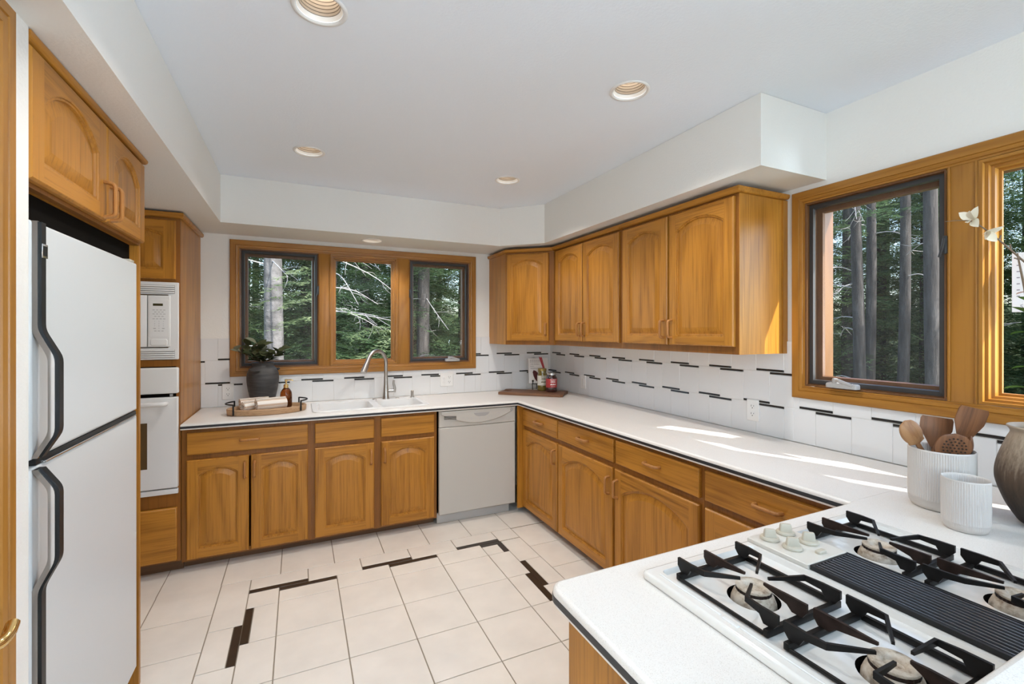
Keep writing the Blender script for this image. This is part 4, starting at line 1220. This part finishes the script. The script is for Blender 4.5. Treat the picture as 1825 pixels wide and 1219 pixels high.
def towel(label, loc, rz, L, R, turns=2.4, n=90):
    o = thing('rolled_towel', label, 'towel', loc, rz, 'rolled towels on the tray')
    r0 = .007; th = (R - r0) / (turns + .3) * .80
    vs = []; fs = []; uv = []
    nx = 6
    for i in range(n + 1):
        t_ = i / n; a = -pi / 2 + 2 * pi * turns * t_ + 1.0; rr = r0 + (R - th - r0) * t_
        for (rad) in (rr, rr + th):
            for j in range(nx + 1):
                x = -L / 2 + L * j / nx; ss = 1 - .05 * (2 * j / nx - 1) ** 2
                wob = .0012 * sin(5 * a + 3 * j)
                vs.append((x + .003 * sin(7 * t_ + rad * 90), (rad + wob) * ss * cos(a), max(-R + .002, (rad + wob) * ss * sin(a) * .94)))
                uv.append(t_)
    Wd = 2 * (nx + 1)
    for i in range(n):
        b = i * Wd; c = b + Wd
        for j in range(nx):
            fs.append([b + j, b + j + 1, c + j + 1, c + j]); q = nx + 1
            fs.append([b + q + j, c + q + j, c + q + j + 1, b + q + j + 1])
        fs.append([b, c, c + nx + 1, b + nx + 1]); fs.append([b + nx, b + 2 * nx + 1, c + 2 * nx + 1, c + nx])
    for b, rev in ((0, False), (n * Wd, True)):
        for j in range(nx):
            q = [b + j, b + nx + 1 + j, b + nx + 2 + j, b + j + 1]; fs.append(q[::-1] if rev else q)
    mb = MB(); mb.add(vs, fs); ob = mb.build('towel_roll', [cotton], o, angle=60)
    ul = ob.data.uv_layers.new(name='UVMap')
    for lp in ob.data.loops: ul.data[lp.index].uv = (uv[lp.vertex_index], 0)
    return o
zt = CT + .017
towel('front right striped cotton towel rolled on the tray, the largest in view', (TC[0] + .022, TC[1] - .046, zt + .046), radians(17), .185, .046)
towel('short front left rolled towel on the tray, its spiral end showing', (TC[0] - .116, TC[1] - .028, zt + .036), radians(38), .080, .036)
towel('rolled towel at the back of the tray against the dark vase', (TC[0] - .085, TC[1] + .060, zt + .043), radians(17), .180, .041)
t = thing('soap_bottle', 'amber glass soap bottle with a gold pump at the right end of the tray', 'soap bottle', (-.080, 3.652, CT + .017))
mb = MB(); lathe(mb, [(0, .001), (.034, .001), (.038, .006), (.039, .02), (.039, .088), (.036, .108), (.026, .126), (.016, .137), (.014, .148), (.0, .148)], 36); mb.build('bottle', [amber_glass], t, angle=60)
mb = MB(); lathe(mb, [(.0, .002), (.0365, .003), (.0368, .055), (.0, .055)], 32); mb.build('liquid', [plain('dark_amber_soap', (.10, .022, .006), .2)], t)
mb = MB(); lathe(mb, [(.0165, .138), (.0165, .158), (.013, .162), (.006, .163), (.0055, .182), (.009, .184), (.010, .196), (.006, .199), (0, .199)], 24)
tube(mb, arc_path([(0, 0, .192), (.035, -.008, .194), (.045, -.010, .186)], .01), .0040, n=8); mb.build('pump', [gold], t)
VB = (-.238, 3.842)
t = thing('plant_vase', 'dark charcoal clay vase with small lug handles standing behind the tray', 'vase', (*VB, CT + .0005))
mb = MB(); lathe(mb, [(0, .002), (.064, .002)] + smooth_profile([(.069, .008), (.087, .080), (.100, .150), (.106, .205), (.103, .250), (.089, .284), (.074, .299), (.070, .308), (.072, .320), (.076, .326), (.073, .330), (.065, .326), (.063, .310), (.084, .27), (.092, .15), (.06, .02)], 4) + [(0, .012)], 64)
mb.build('body', [dark_clay], t, angle=60)
for s in (-1, 1):
    mb = MB(); q = [( -.052 * 1 + .026 * s * 0, 0, 0)]
    ang_ = radians(-118 if s < 0 else 30)
    pth = []
    for k in range(9):
        a = radians(-65 + 130 * k / 8); pth.append((.094 + .020 * cos(radians(-65 + 130 * k / 8)) - .004, .040 * sin(a), .285 - .012 * cos(a)))
    tube(mb, pth, .0075, n=8, M=RZ(ang_)); mb.build('lug_handle', [dark_clay], t)
pleaf = leafy('olive_green_leaf', (.028, .038, .018), (.085, .092, .045), .12); pleaf2 = leafy('pale_grey_leaf', (.16, .17, .11), (.24, .25, .17), .2)
random.seed(11)
pt = thing('leaf_arrangement', 'bunch of dark green oval leaves spreading from the charcoal vase', 'plant', (*VB, CT + .325))
def stemleaf(ang, tilt, L, n, sd):
    random.seed(sd); d = Vector((cos(ang) * sin(tilt), sin(ang) * sin(tilt), cos(tilt)))
    pts = [Vector((0, 0, -.10)), Vector((d.x * .02, d.y * .02, 0))] + [Vector((d.x * L * k / 4 + d.x * .02, d.y * L * k / 4 + d.y * .02, d.z * L * k / 4 - .02 * (k / 4) ** 2)) for k in range(1, 5)]
    mb = MB(); tube(mb, pts, [.003, .003, .0028, .0025, .002, .0012], n=6); mb.build('stem', [twig], pt)
    for k in range(n):
        f = .15 + .85 * k / max(1, n - 1); p = pts[1].lerp(pts[-1], f); a = ang + (2.4 * k) + random.uniform(-.4, .4)
        dd = d * .6 + Vector((cos(a), sin(a), random.uniform(-.15, .35))) * .85
        if p.y + dd.y * .06 > .075: dd.y = -abs(dd.y) * .3
        mb = MB(); leaf(mb, p, dd, (random.uniform(-.3, .3), random.uniform(-.6, 0), 1), random.uniform(.066, .092), random.uniform(.046, .062), curl=random.uniform(.05, .3))
        mb.build('leaf', [pleaf if random.random() < .86 else pleaf2], pt)
for k, (an, ti, L, n) in enumerate(((pi * 1.05, .90, .19, 7), (pi * .97, .55, .19, 8), (pi * 1.3, .75, .14, 7), (pi * 1.6, .7, .12, 7), (pi * 1.85, .85, .15, 7), (.05, .80, .17, 7), (pi * 1.5, .2, .15, 7), (pi * 1.2, .25, .17, 6))): stemleaf(an, ti, L, n, 30 + k)

# ------------------------------------------------------------------ things in the corner
ctr = Vector((1.888, 3.610)); ang_b = radians(-42.6)
t = thing('cutting_board', 'dark walnut cutting board lying in the counter corner under the jars', 'cutting board', (ctr.x, ctr.y, CT + .0005), ang_b)
lp = [(-.285, -.118), (-.10, -.128), (.08, -.122), (.272, -.132), (.292, -.112), (.282, .02), (.290, .125), (.10, .128), (-.12, .122), (-.255, .128), (-.290, .105), (-.276, 0)]
mb = MB(); slab(mb, lp, 0, .024, holes=[rrect(-.262, -.200, -.030, .032, .020, 4)[::-1]], r=.003, rb=.003, seg=2)
mb.build('board', [walnut], t, angle=40)
zb_ = CT + .025
def jar(label, loc, r, h, body, lidm, labm, printm, shoulder, lidr):
    o = thing('food_jar', label, 'jar', loc)
    mb = MB(); lathe(mb, [(0, .001), (r * .9, .001), (r * .98, .005), (r, .012), (r, h * shoulder), (r * .92, h * (shoulder + .07)), (r * lidr, h * (shoulder + .12)), (r * lidr, h * .90), (0, h * .90)], 32); mb.build('glass', [body], o, angle=60)
    mb = MB(); lathe(mb, [(r * (lidr + .02), h * .885), (r * (lidr + .04), h * .89), (r * (lidr + .04), h * .985), (r * (lidr - .02), h), (0, h)], 32); mb.build('lid', [lidm], o)
    mb = MB(); n = 28; z0, z1 = h * .24, h * (shoulder - .02)
    ring = lambda z, rr: [(rr * cos(radians(150 + 240 * k / n)), rr * sin(radians(150 + 240 * k / n)), z) for k in range(n + 1)]
    bridge(mb, [ring(z0, r), ring(z0, r + .0008), ring(z1, r + .0008), ring(z1, r)], closed=False); lb = mb.build('paper_label', [labm], o, angle=60)
    mb = MB()
    for k, (z, w0, dz) in enumerate(((.86, 34, .06), (.70, 24, .09), (.57, 26, .09), (.30, 30, .14), (.12, 20, .03))):
        zz = z0 + (z1 - z0) * z; a0 = 258
        rr = r + .0012
        A = [radians(a0 - w0 + 2 * w0 * q / 8) for q in range(9)]
        up_ = [(rr * cos(a), rr * sin(a), zz + (z1 - z0) * dz * (.5 + .5 * ((q * 7 + k) % 3) / 2)) for q, a in enumerate(A)]; dn = [(rr * cos(a), rr * sin(a), zz) for a in A]
        bridge(mb, [dn, up_], closed=False)
    mb.build('label_print', [printm], lb)
    return o
jar('green jar of pickled vegetables with a cream label on the cutting board', (2.003, 3.648, zb_), .0435, .198, jar_glass('olive_green_jar', (.17, .125, .020)), plain('olive_gold_lid', (.30, .22, .06), .35, .4), plain('cream_label', (.74, .70, .60), .5), plain('olive_print', (.16, .13, .06), .6), .70, .86)
jar('dark red jar with a red label, in front of the green jar', (2.030, 3.527, zb_), .0490, .168, jar_glass('dark_cherry_jar', (.035, .010, .009)), plain('steel_lid', (.55, .53, .50), .25, 1.0), plain('red_label', (.38, .035, .035), .45), plain('white_print', (.70, .66, .62), .5), .72, .80)
BK = (2.068, 3.842)
t = thing('book_stand', 'small black iron easel holding the book in the corner', 'book stand', (*BK, CT + .0005), radians(-16))
mb = MB()
for x in (-.062, .062):
    tube(mb, arc_path([(x, -.030, 0), (x, -.022, .060), (x, -.040, .066), (x, -.044, .084)], .01), .0038, n=8)
    lathe(mb, [(0, .010), (.0075, .006), (.0095, 0), (.0075, -.006), (0, -.010)], 14, M=T(x, -.044, .092))
    tube(mb, [(x, -.022, .058), (x, .004, .058), (x * .3, .034, .20)], .0035, n=8)
tube(mb, [(-.062, -.022, .062), (.062, -.022, .062)], .0035, n=8); tube(mb, [(-.02, .034, .20), (.02, .034, .20)], .0035, n=8); tube(mb, [(0, .034, .20), (0, .085, .001)], .0035, n=8)
mb.build('easel', [black_iron], t)
lean = radians(14)
t = thing('book', 'white wine book leaning on the black easel in the counter corner', 'book', (BK[0], BK[1], CT), radians(-16))
MBo = T(0, -.026, .0675) @ RX(-lean)
mb = MB(); box(mb, -.096, .096, -.014, -.0115, 0, .238, .0006, M=MBo); box(mb, -.096, .096, .0065, .009, 0, .238, .0006, M=MBo); box(mb, -.096, -.0925, -.014, .009, 0, .238, .0006, M=MBo)
cv = mb.build('cover', [plain('white_book_cover', (.80, .76, .72), .45)], t)
mb = MB(); box(mb, -.090, .092, -.0112, .0062, .004, .234, M=MBo); mb.build('pages', [plain('cream_pages', (.72, .66, .56), .8)], t, flat=True)
mb = MB(); Mt = MBo @ T(-.078, -.0146, 0) @ RX(pi / 2)
for k, s_ in enumerate(('THE WORLD', 'IN A', 'WINEGLASS')): text_mb(mb, s_, .0155, Mt @ T(0, .176 - .0205 * k, 0))
for k in range(4):
    for q in range(5): box(mb, -.078 + .020 * q, -.078 + .020 * q + .014, -.0146, -.0139, .2215 - .0075 * k, .2240 - .0075 * k, M=MBo)
mb.build('title', [plain('grey_ink', (.22, .19, .18), .7)], cv, flat=True)
mb = MB(); gl = [(-.024, .018), (-.008, .018), (.0, .030), (.012, .060), (.016, .090), (.008, .112), (-.010, .098), (-.026, .116), (-.048, .124), (-.058, .105), (-.052, .070), (-.040, .040)]
slab(mb, gl, .0140, .0146, M=MBo @ FRONT); mb.build('cover_picture', [plain('wine_red_print', (.10, .014, .016), .6)], cv, flat=True)
mb = MB()
for x0, x1 in ((.008, .036), (.030, .044)): slab(mb, [(x1 - .004 + .022, .10), (x1 + .008 + .018, .10), (x1 - .006, .246), (x0, .250)], .0148, .0162, M=MBo @ FRONT)
rb_ = mb.build('ribbon', [plain('red_ribbon', (.42, .035, .04), .5)], t, flat=True); rb_['label'] = 'red ribbon down the front of the book'

# ------------------------------------------------------------------ outlets and switches
def outlet(name, label, loc, rz, kind):
    o = thing(name, label, 'outlet' if 'outlet' in name else 'switch', loc, rz)
    w_ = .060 if kind == 'double' else .0375
    mb = MB(); slab(mb, rrect(-w_, w_, -.059, .059, .004, 2), .0004, .006, r=.003, M=FRONT); pl_ = mb.build('cover_plate', [white_plastic], o)
    def duplex(x):
        for z in (-.021, .021):
            mb = MB(); slab(mb, [(x + q[0] * .0165, z + max(-.0125, min(.0125, q[1] * .0175))) for q in circle(0, 0, 1, 24)], .006, .0075, r=.0006, M=FRONT)
            rc = mb.build('receptacle', [white_plastic], pl_)
            mb = MB()
            box(mb, x - .0085, x - .0060, -.0078, -.0074, z - .001, z + .0085); box(mb, x + .0060, x + .0085, -.0078, -.0074, z + .0005, z + .0075)
            slab(mb, circle(x, z - .0075, .0028, 12), .0074, .0078, M=FRONT)
            mb.build('slot', [dark_slot], rc if False else pl_, flat=True)
    if kind == 'duplex': duplex(0)
    if kind == 'double':
        duplex(.023)
        for z in (.019, -.019):
            mb = MB(); slab(mb, circle(-.026, z, .0135, 24), .006, .0085, r=.001, M=FRONT); box(mb, -.030, -.022, -.015, -.008, z - .003, z + .003, .001); mb.build('dial', [white_plastic], pl_)
    if kind == 'rocker':
        mb = MB(); slab(mb, rrect(-.0165, .0165, -.033, .033, .002, 2), .006, .009, r=.002, M=FRONT); mb.build('rocker', [white_plastic], pl_)
    return o
outlet('wall_outlet', 'white duplex outlet low on the tiles left of the charcoal vase', (-.474, YB - .007, 1.025), 0, 'duplex')
outlet('outlet_switch_plate', 'white double plate with two dials and an outlet, right of the faucet', (1.205, YB - .007, 1.040), 0, 'double')
outlet('wall_outlet', 'white duplex outlet on the right wall tiles under the wide wall cabinet', (XR - .007, 1.726, 1.037), -pi / 2, 'duplex')
outlet('rocker_switch', 'white rocker switch plate on the right wall beside the jars', (XR - .007, 3.385, 1.028), -pi / 2, 'rocker')

# ------------------------------------------------------------------ recessed lights
bulb_m = glow('warm_lamp_face', (1.0, .88, .72), 10.0)
baffle_m = plain('cream_stepped_baffle', (.26, .22, .18), .6)
def can(label, x, y, z, watts):
    t = thing('recessed_light', label, 'ceiling light', (x, y, z), 0, 'recessed can lights')
    mb = MB(); lathe(mb, [(.0640, .016), (.0690, .006), (.0725, -.003), (.076, -.005), (.084, -.004), (.086, -.0005)], 44); mb.build('trim_ring', [white_plastic], t, angle=60)
    prof = []
    for k in range(8):
        r = .0640 - .0014 * k; zz = .016 + .011 * k
        prof += [(r, zz), (r - .0016, zz + .0015)]
    prof += [(.050, .105), (0, .105)]
    mb = MB(); lathe(mb, prof, 44); mb.build('baffle', [baffle_m], t, angle=30)
    mb = MB(); lathe(mb, [(0, .082), (.020, .083), (.034, .088), (.040, .096), (.040, .104)], 32); b = mb.build('lamp', [bulb_m], t, angle=60)
    L = add_light('recessed_lamp', 'SPOT', (x, y, z - .008), (0, 0, -1), watts, (1.0, .95, .90), spot_size=radians(128), spot_blend=.6, shadow_soft_size=.03)
    return t
CW = 26
can('recessed light nearest the camera, cut by the top edge of the photo', *CANS[0], ZC, CW)
can('recessed ceiling light on the right, closest to the end of the soffit', *CANS[1], ZC, CW)
can('recessed ceiling light on the far left of the kitchen ceiling', *CANS[2], ZC, CW)
can('recessed ceiling light over the far right corner, near the corner cabinet', *CANS[3], ZC, CW)
can('small recessed light in the soffit above the sink window', *CAN_S, ZS, 14)
# ------------------------------------------------------------------ the woods outside
import numpy as np
soil = plain('forest_floor', (.10, .125, .045), .95, var=.7, vscale=.9)  # noise patches put a sunlit undergrowth look into the colour
bark = NT('conifer_bark')
nz = bark.n('ShaderNodeTexNoise', Scale=1.0, Detail=6.0, Roughness=.7); bark.l(bark.coords((14, 14, 2.5)), nz.inputs['Vector'])
r = bark.ramp([(.32, (.018, .015, .014)), (.55, (.052, .045, .042)), (.75, (.125, .112, .105))]); bark.l(nz.outputs['Fac'], r.inputs[0])
bark.l(r.outputs[0], bark.b.inputs['Base Color']); bark.b.inputs['Roughness'].default_value = .9; bark.bump(nz.outputs['Fac'], .8, .03)
bark = bark.mat
bark_p = plain('pale_bark', (.115, .108, .105), .9, var=.6, vscale=7, bump=(22, .7, .02))
needles = [leafy('deep_green_needles', (.028, .055, .026), (.115, .185, .085), .45),
           leafy('mid_green_needles', (.065, .115, .050), (.23, .33, .15), .5),
           leafy('light_green_needles', (.15, .21, .09), (.38, .45, .24), .5)]  # lighter copy: sunlit look of some sprays put into the needle colour
deadwood = plain('bleached_dead_twig', (.34, .32, .31), .9, var=.2, vscale=9)
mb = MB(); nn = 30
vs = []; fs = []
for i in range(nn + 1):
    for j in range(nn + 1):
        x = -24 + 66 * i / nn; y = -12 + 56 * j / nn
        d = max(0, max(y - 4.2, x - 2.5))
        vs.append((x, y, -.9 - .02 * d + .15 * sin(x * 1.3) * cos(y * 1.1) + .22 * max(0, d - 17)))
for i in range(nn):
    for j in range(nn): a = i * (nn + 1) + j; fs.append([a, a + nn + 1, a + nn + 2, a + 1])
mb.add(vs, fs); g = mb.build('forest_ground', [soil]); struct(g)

def foliage_pts(seed, H, z0, zmax, n_br, reach, size=1.0, az=None):
    """corner points (n, 4, 3) of the needle sprays of one conifer"""
    rnd = random.Random(seed); out = []
    def quad(p, d, s, L, W):
        q = p + d * (L * .5)
        out.append((p, q + s * W, p + d * L, q - s * W))
    for k in range(n_br):
        f = (k + rnd.random()) / n_br; z = z0 + (min(H, zmax) - z0) * f
        a = rnd.uniform(0, 2 * pi) if az is None else radians(rnd.uniform(*az)); L = reach * (1 - z / (H * 1.05)) * rnd.uniform(.6, 1.1) + .25
        d0 = Vector((cos(a), sin(a), .10)); side = Vector((-sin(a), cos(a), 0))
        steps = max(5, int(L / (.088 * size)))
        for i in range(steps):
            t = (i + 1.5) / (steps + 1); p = Vector((0, 0, z)) + d0 * (L * t) + Vector((0, 0, -.34 * L * t * t)) + side * (.05 * sin(3 * t + k))
            tl = (.36 * (1 - t) + .12) * min(1.3, L * .7)
            for s in (-1, 1):
                td = (d0 * .75 + side * s * rnd.uniform(.7, 1.1) + Vector((0, 0, rnd.uniform(-.45, .05)))).normalized()
                m = max(3, int(tl / (.044 * size)))
                for j in range(m):
                    u = (j + rnd.random() * .6) / m; q = p + td * (tl * u) + Vector((0, 0, -.18 * tl * u * u))
                    sd = td.cross(Vector((rnd.uniform(-.3, .3), rnd.uniform(-.3, .3), 1))).normalized()
                    for w in (-1, 1):
                        nd = (td * .8 + sd * w * .7 + Vector((0, 0, rnd.uniform(-.15, .1)))).normalized()
                        quad(q, nd, nd.cross(Vector((rnd.uniform(-.5, .5), rnd.uniform(-.5, .5), 1))).normalized(), rnd.uniform(.055, .10) * size, rnd.uniform(.0065, .0115) * size)
    return np.array([[tuple(c) for c in q] for q in out], dtype=np.float32)
def quads_mesh(P, mats, mi=None):
    n = len(P); me = bpy.data.meshes.new('foliage')
    me.vertices.add(4 * n); me.loops.add(4 * n); me.polygons.add(n)
    me.vertices.foreach_set('co', P.reshape(-1)); me.loops.foreach_set('vertex_index', np.arange(4 * n, dtype=np.int32))
    me.polygons.foreach_set('loop_start', np.arange(0, 4 * n, 4, dtype=np.int32))
    for m in mats: me.materials.append(m)
    if mi is not None: me.polygons.foreach_set('material_index', mi.astype(np.int32))
    me.update(calc_edges=True); return me
def trunk_mb(seed, H, r0, n=12):
    mb = MB(); pts = []; rad = []
    for k in range(15):
        z = -1.5 + (H + 1.5) * k / 14; pts.append((.05 * sin(z * .5 + seed), .05 * cos(z * .4 + seed), z)); rad.append(max(.012, r0 * (1 - max(0, z) / H) ** .8 * (1.12 if k == 0 else 1)))
    tube(mb, pts, rad, n=n)
    return mb
def limb_mb(seed, n, z0, z1, r0, Lm, az=None):
    rnd = random.Random(seed); mb = MB()
    for k in range(n):
        z = rnd.uniform(z0, z1); a = rnd.uniform(0, 2 * pi) if az is None else radians(rnd.uniform(*az)); L = Lm * rnd.uniform(.5, 1.1); d = Vector((cos(a), sin(a), rnd.uniform(-.45, .15)))
        p0 = Vector((d.x * r0 * .6, d.y * r0 * .6, z)); p1 = p0 + d * L * .5 + Vector((0, 0, rnd.uniform(-.05, .1))); p2 = p0 + d * L + Vector((rnd.uniform(-.15, .15), rnd.uniform(-.15, .15), rnd.uniform(-.3, .05)))
        tube(mb, arc_path([p0, p1, p2], .3, 3), [.010, .0088, .0075, .006, .005, .003], n=6)
        for q in range(4):
            b = p1.lerp(p2, rnd.random()); e = b + (d * .3 + Vector((rnd.uniform(-.4, .4), rnd.uniform(-.4, .4), rnd.uniform(-.4, .2)))) * .6
            tube(mb, arc_path([b, b.lerp(e, .5) + Vector((rnd.uniform(-.05, .05), rnd.uniform(-.05, .05), rnd.uniform(-.06, .06))), e], .1, 3), [.0035, .003, .0028, .0025, .002, .0012], n=5)
    return mb
def tree(label, x, y, H, r0, rot, group, kind=0, fz=(0, 8), nb=70, reach=2.2, seed=1, bk=None, limbs=0, lz=(0, 4), ll=1.2, name='conifer_tree', az=None, faz=None):
    t = thing(name, label, 'tree', (x, y, -.9), rot, group)
    trunk_mb(seed, H, r0).build('trunk', [bk or bark], t, angle=60)
    if nb:
        me = quads_mesh(foliage_pts(seed, H, fz[0], fz[1], nb, reach, 1.0, faz), [needles[kind]])
        o = bpy.data.objects.new('foliage', me); COL.objects.link(o); o.parent = t
    if limbs: limb_mb(seed + 40, limbs, lz[0], lz[1], r0, ll, az).build('bare_branch', [deadwood], t, angle=60)
    return t
GB, GR = 'conifers outside the sink window', 'conifers outside the right window'
tree('thick pale sunlit trunk seen through the left pane of the sink window', -.40, 8.2, 16, .16, .4, GB, 2, (4.2, 7), 7, 1.5, 1, bark_p, 6, (1.5, 5), 1.6)
tree('bare-limbed conifer whose pale dead branches cross the middle pane of the sink window', 0.40, 7.6, 9, .045, 0, GB, 1, (.2, 4.6), 9, .9, 2, None, 16, (1.5, 4.3), 1.25, az=(-70, 40))
tree('dark trunk with drooping boughs seen through the right pane of the sink window', 2.45, 9.6, 15, .15, 2.0, GB, 0, (.4, 8), 60, 2.0, 0, None, 10, (.8, 5), 1.5)
tree('low bright green fir bough tree close outside the left pane of the sink window', .32, 6.5, 4.9, .022, 0, GB, 2, (2.55, 3.7), 9, 1.15, 1, name='young_fir', faz=(165, 235))
tree('young fir with light needles low outside the middle pane of the sink window', 1.25, 6.3, 3.6, .022, 0, GB, 2, (.8, 2.5), 20, 1.05, 2, name='young_fir', faz=(150, 240))
def rt(label, x, y, r0, **k): return tree(label, x, y, 17, r0, x * 1.3, GR, **k)
rt('furthest left grey barked trunk with bare twigs, seen through the right window', 8.6, 4.58, .098, nb=5, fz=(4.2, 8), reach=1.4, seed=1, limbs=9, lz=(.8, 5), ll=.7, az=(100, 300))
rt('slim dark trunk just right of the grey barked one outside the right window', 10.4, 5.33, .100, nb=6, fz=(3.4, 8), reach=1.5, seed=2, limbs=3, lz=(1, 5), ll=.6)
rt('middle conifer trunk in the left pane of the right window', 9.2, 4.20, .088, nb=6, fz=(3.8, 8), reach=1.5, seed=0, limbs=4, lz=(1, 6), ll=.7)
rt('thick dark trunk beside the mullion of the right window', 7.4, 3.03, .092, nb=4, fz=(4.4, 8), reach=1.4, seed=1, limbs=3, lz=(1, 5), ll=.6)
# deeper in, the woods close up into one mass of boughs nobody could count
def woods(name, spots, seed):
    base = [foliage_pts(s, 15, 0, 6.2, 120, 2.6, 1.32) for s in (seed, seed + 1, seed + 2)]
    P = []; mi = []; rnd = random.Random(seed); tm = MB()
    for k, (x, y, s, kd) in enumerate(spots):
        q = base[k % 3].reshape(-1, 3); a = rnd.uniform(0, 6.28); R = np.array([[cos(a), -sin(a), 0], [sin(a), cos(a), 0], [0, 0, 1]], dtype=np.float32)
        q = (q * np.array([1, 1, s], dtype=np.float32)) @ R.T + np.array([x, y, -1.1], dtype=np.float32)
        P.append(q.reshape(-1, 4, 3)); mi.append(np.full(len(q) // 4, kd))
        tube(tm, [(x, y, -2), (x + .1, y, 5), (x, y, 12)], [.13, .11, .06], n=8)
    me = quads_mesh(np.concatenate(P), needles, np.concatenate(mi))
    o = bpy.data.objects.new(name, me); COL.objects.link(o); o['kind'] = 'stuff'
    o['label'] = 'dense mass of dark conifer boughs behind the %s window' % ('sink' if 'far' in name or seed < 10 else 'right'); o['category'] = 'foliage'
    tr = tm.build('trunk', [bark], o, angle=60)
    return o
woods('tree_boughs', [(-2.3, 9.6, 1, 1), (.55, 10.2, 1, 0), (-1.2, 12.2, 1.1, 1), (1.5, 12.4, 1.1, 1), (3.9, 11.6, 1, 0), (5.0, 9.8, 1, 1), (-3.2, 12.8, 1.2, 0), (2.6, 14.6, 1.3, 2), (.3, 14.8, 1.3, 1), (5.4, 14.0, 1.2, 0), (-4.4, 14.6, 1.3, 1), (1.2, 17.8, 1.5, 0), (4.0, 18, 1.5, 0), (-1.8, 17.2, 1.5, 0), (7.2, 17, 1.5, 0), (.1, 12.9, 1.1, 0), (2.9, 12.6, 1.1, 1), (-.6, 16, 1.3, 2), (1.9, 16.2, 1.3, 1), (3.4, 15.9, 1.3, 2), (5.2, 18.5, 1.5, 1), (-3, 18.5, 1.5, 1), (.2, 20.5, 1.8, 2), (2.8, 20.8, 1.8, 0), (5.5, 21, 1.8, 2), (-1.6, 20.5, 1.8, 0)], 3)
woods('tree_boughs', [(12.6, 4.6, 1, 0), (14.0, 6.9, 1.1, 0), (14.2, 2.6, 1.1, 1), (11.6, 6.4, 1, 1), (16.4, 4.9, 1.3, 2), (17.0, 8.4, 1.3, 2), (19, 3.4, 1.4, 2), (18.6, 6.4, 1.4, 2), (12.3, 1.2, 1, 1), (10.3, .6, .9, 1), (16, .8, 1.2, 0), (10.8, 8.2, 1, 0), (13.2, 5.6, 1.1, 1), (15.2, 3.6, 1.2, 0), (15.4, 6.2, 1.2, 1), (17.4, 7.0, 1.3, 0), (20.5, 5.0, 1.7, 2), (20.2, 8.2, 1.7, 0), (21.5, 10.4, 1.8, 2), (20.5, 1.5, 1.7, 0), (17.5, 10.5, 1.5, 1), (13.5, 8.6, 1.1, 0), (18, 1.8, 1.4, 1)], 13)
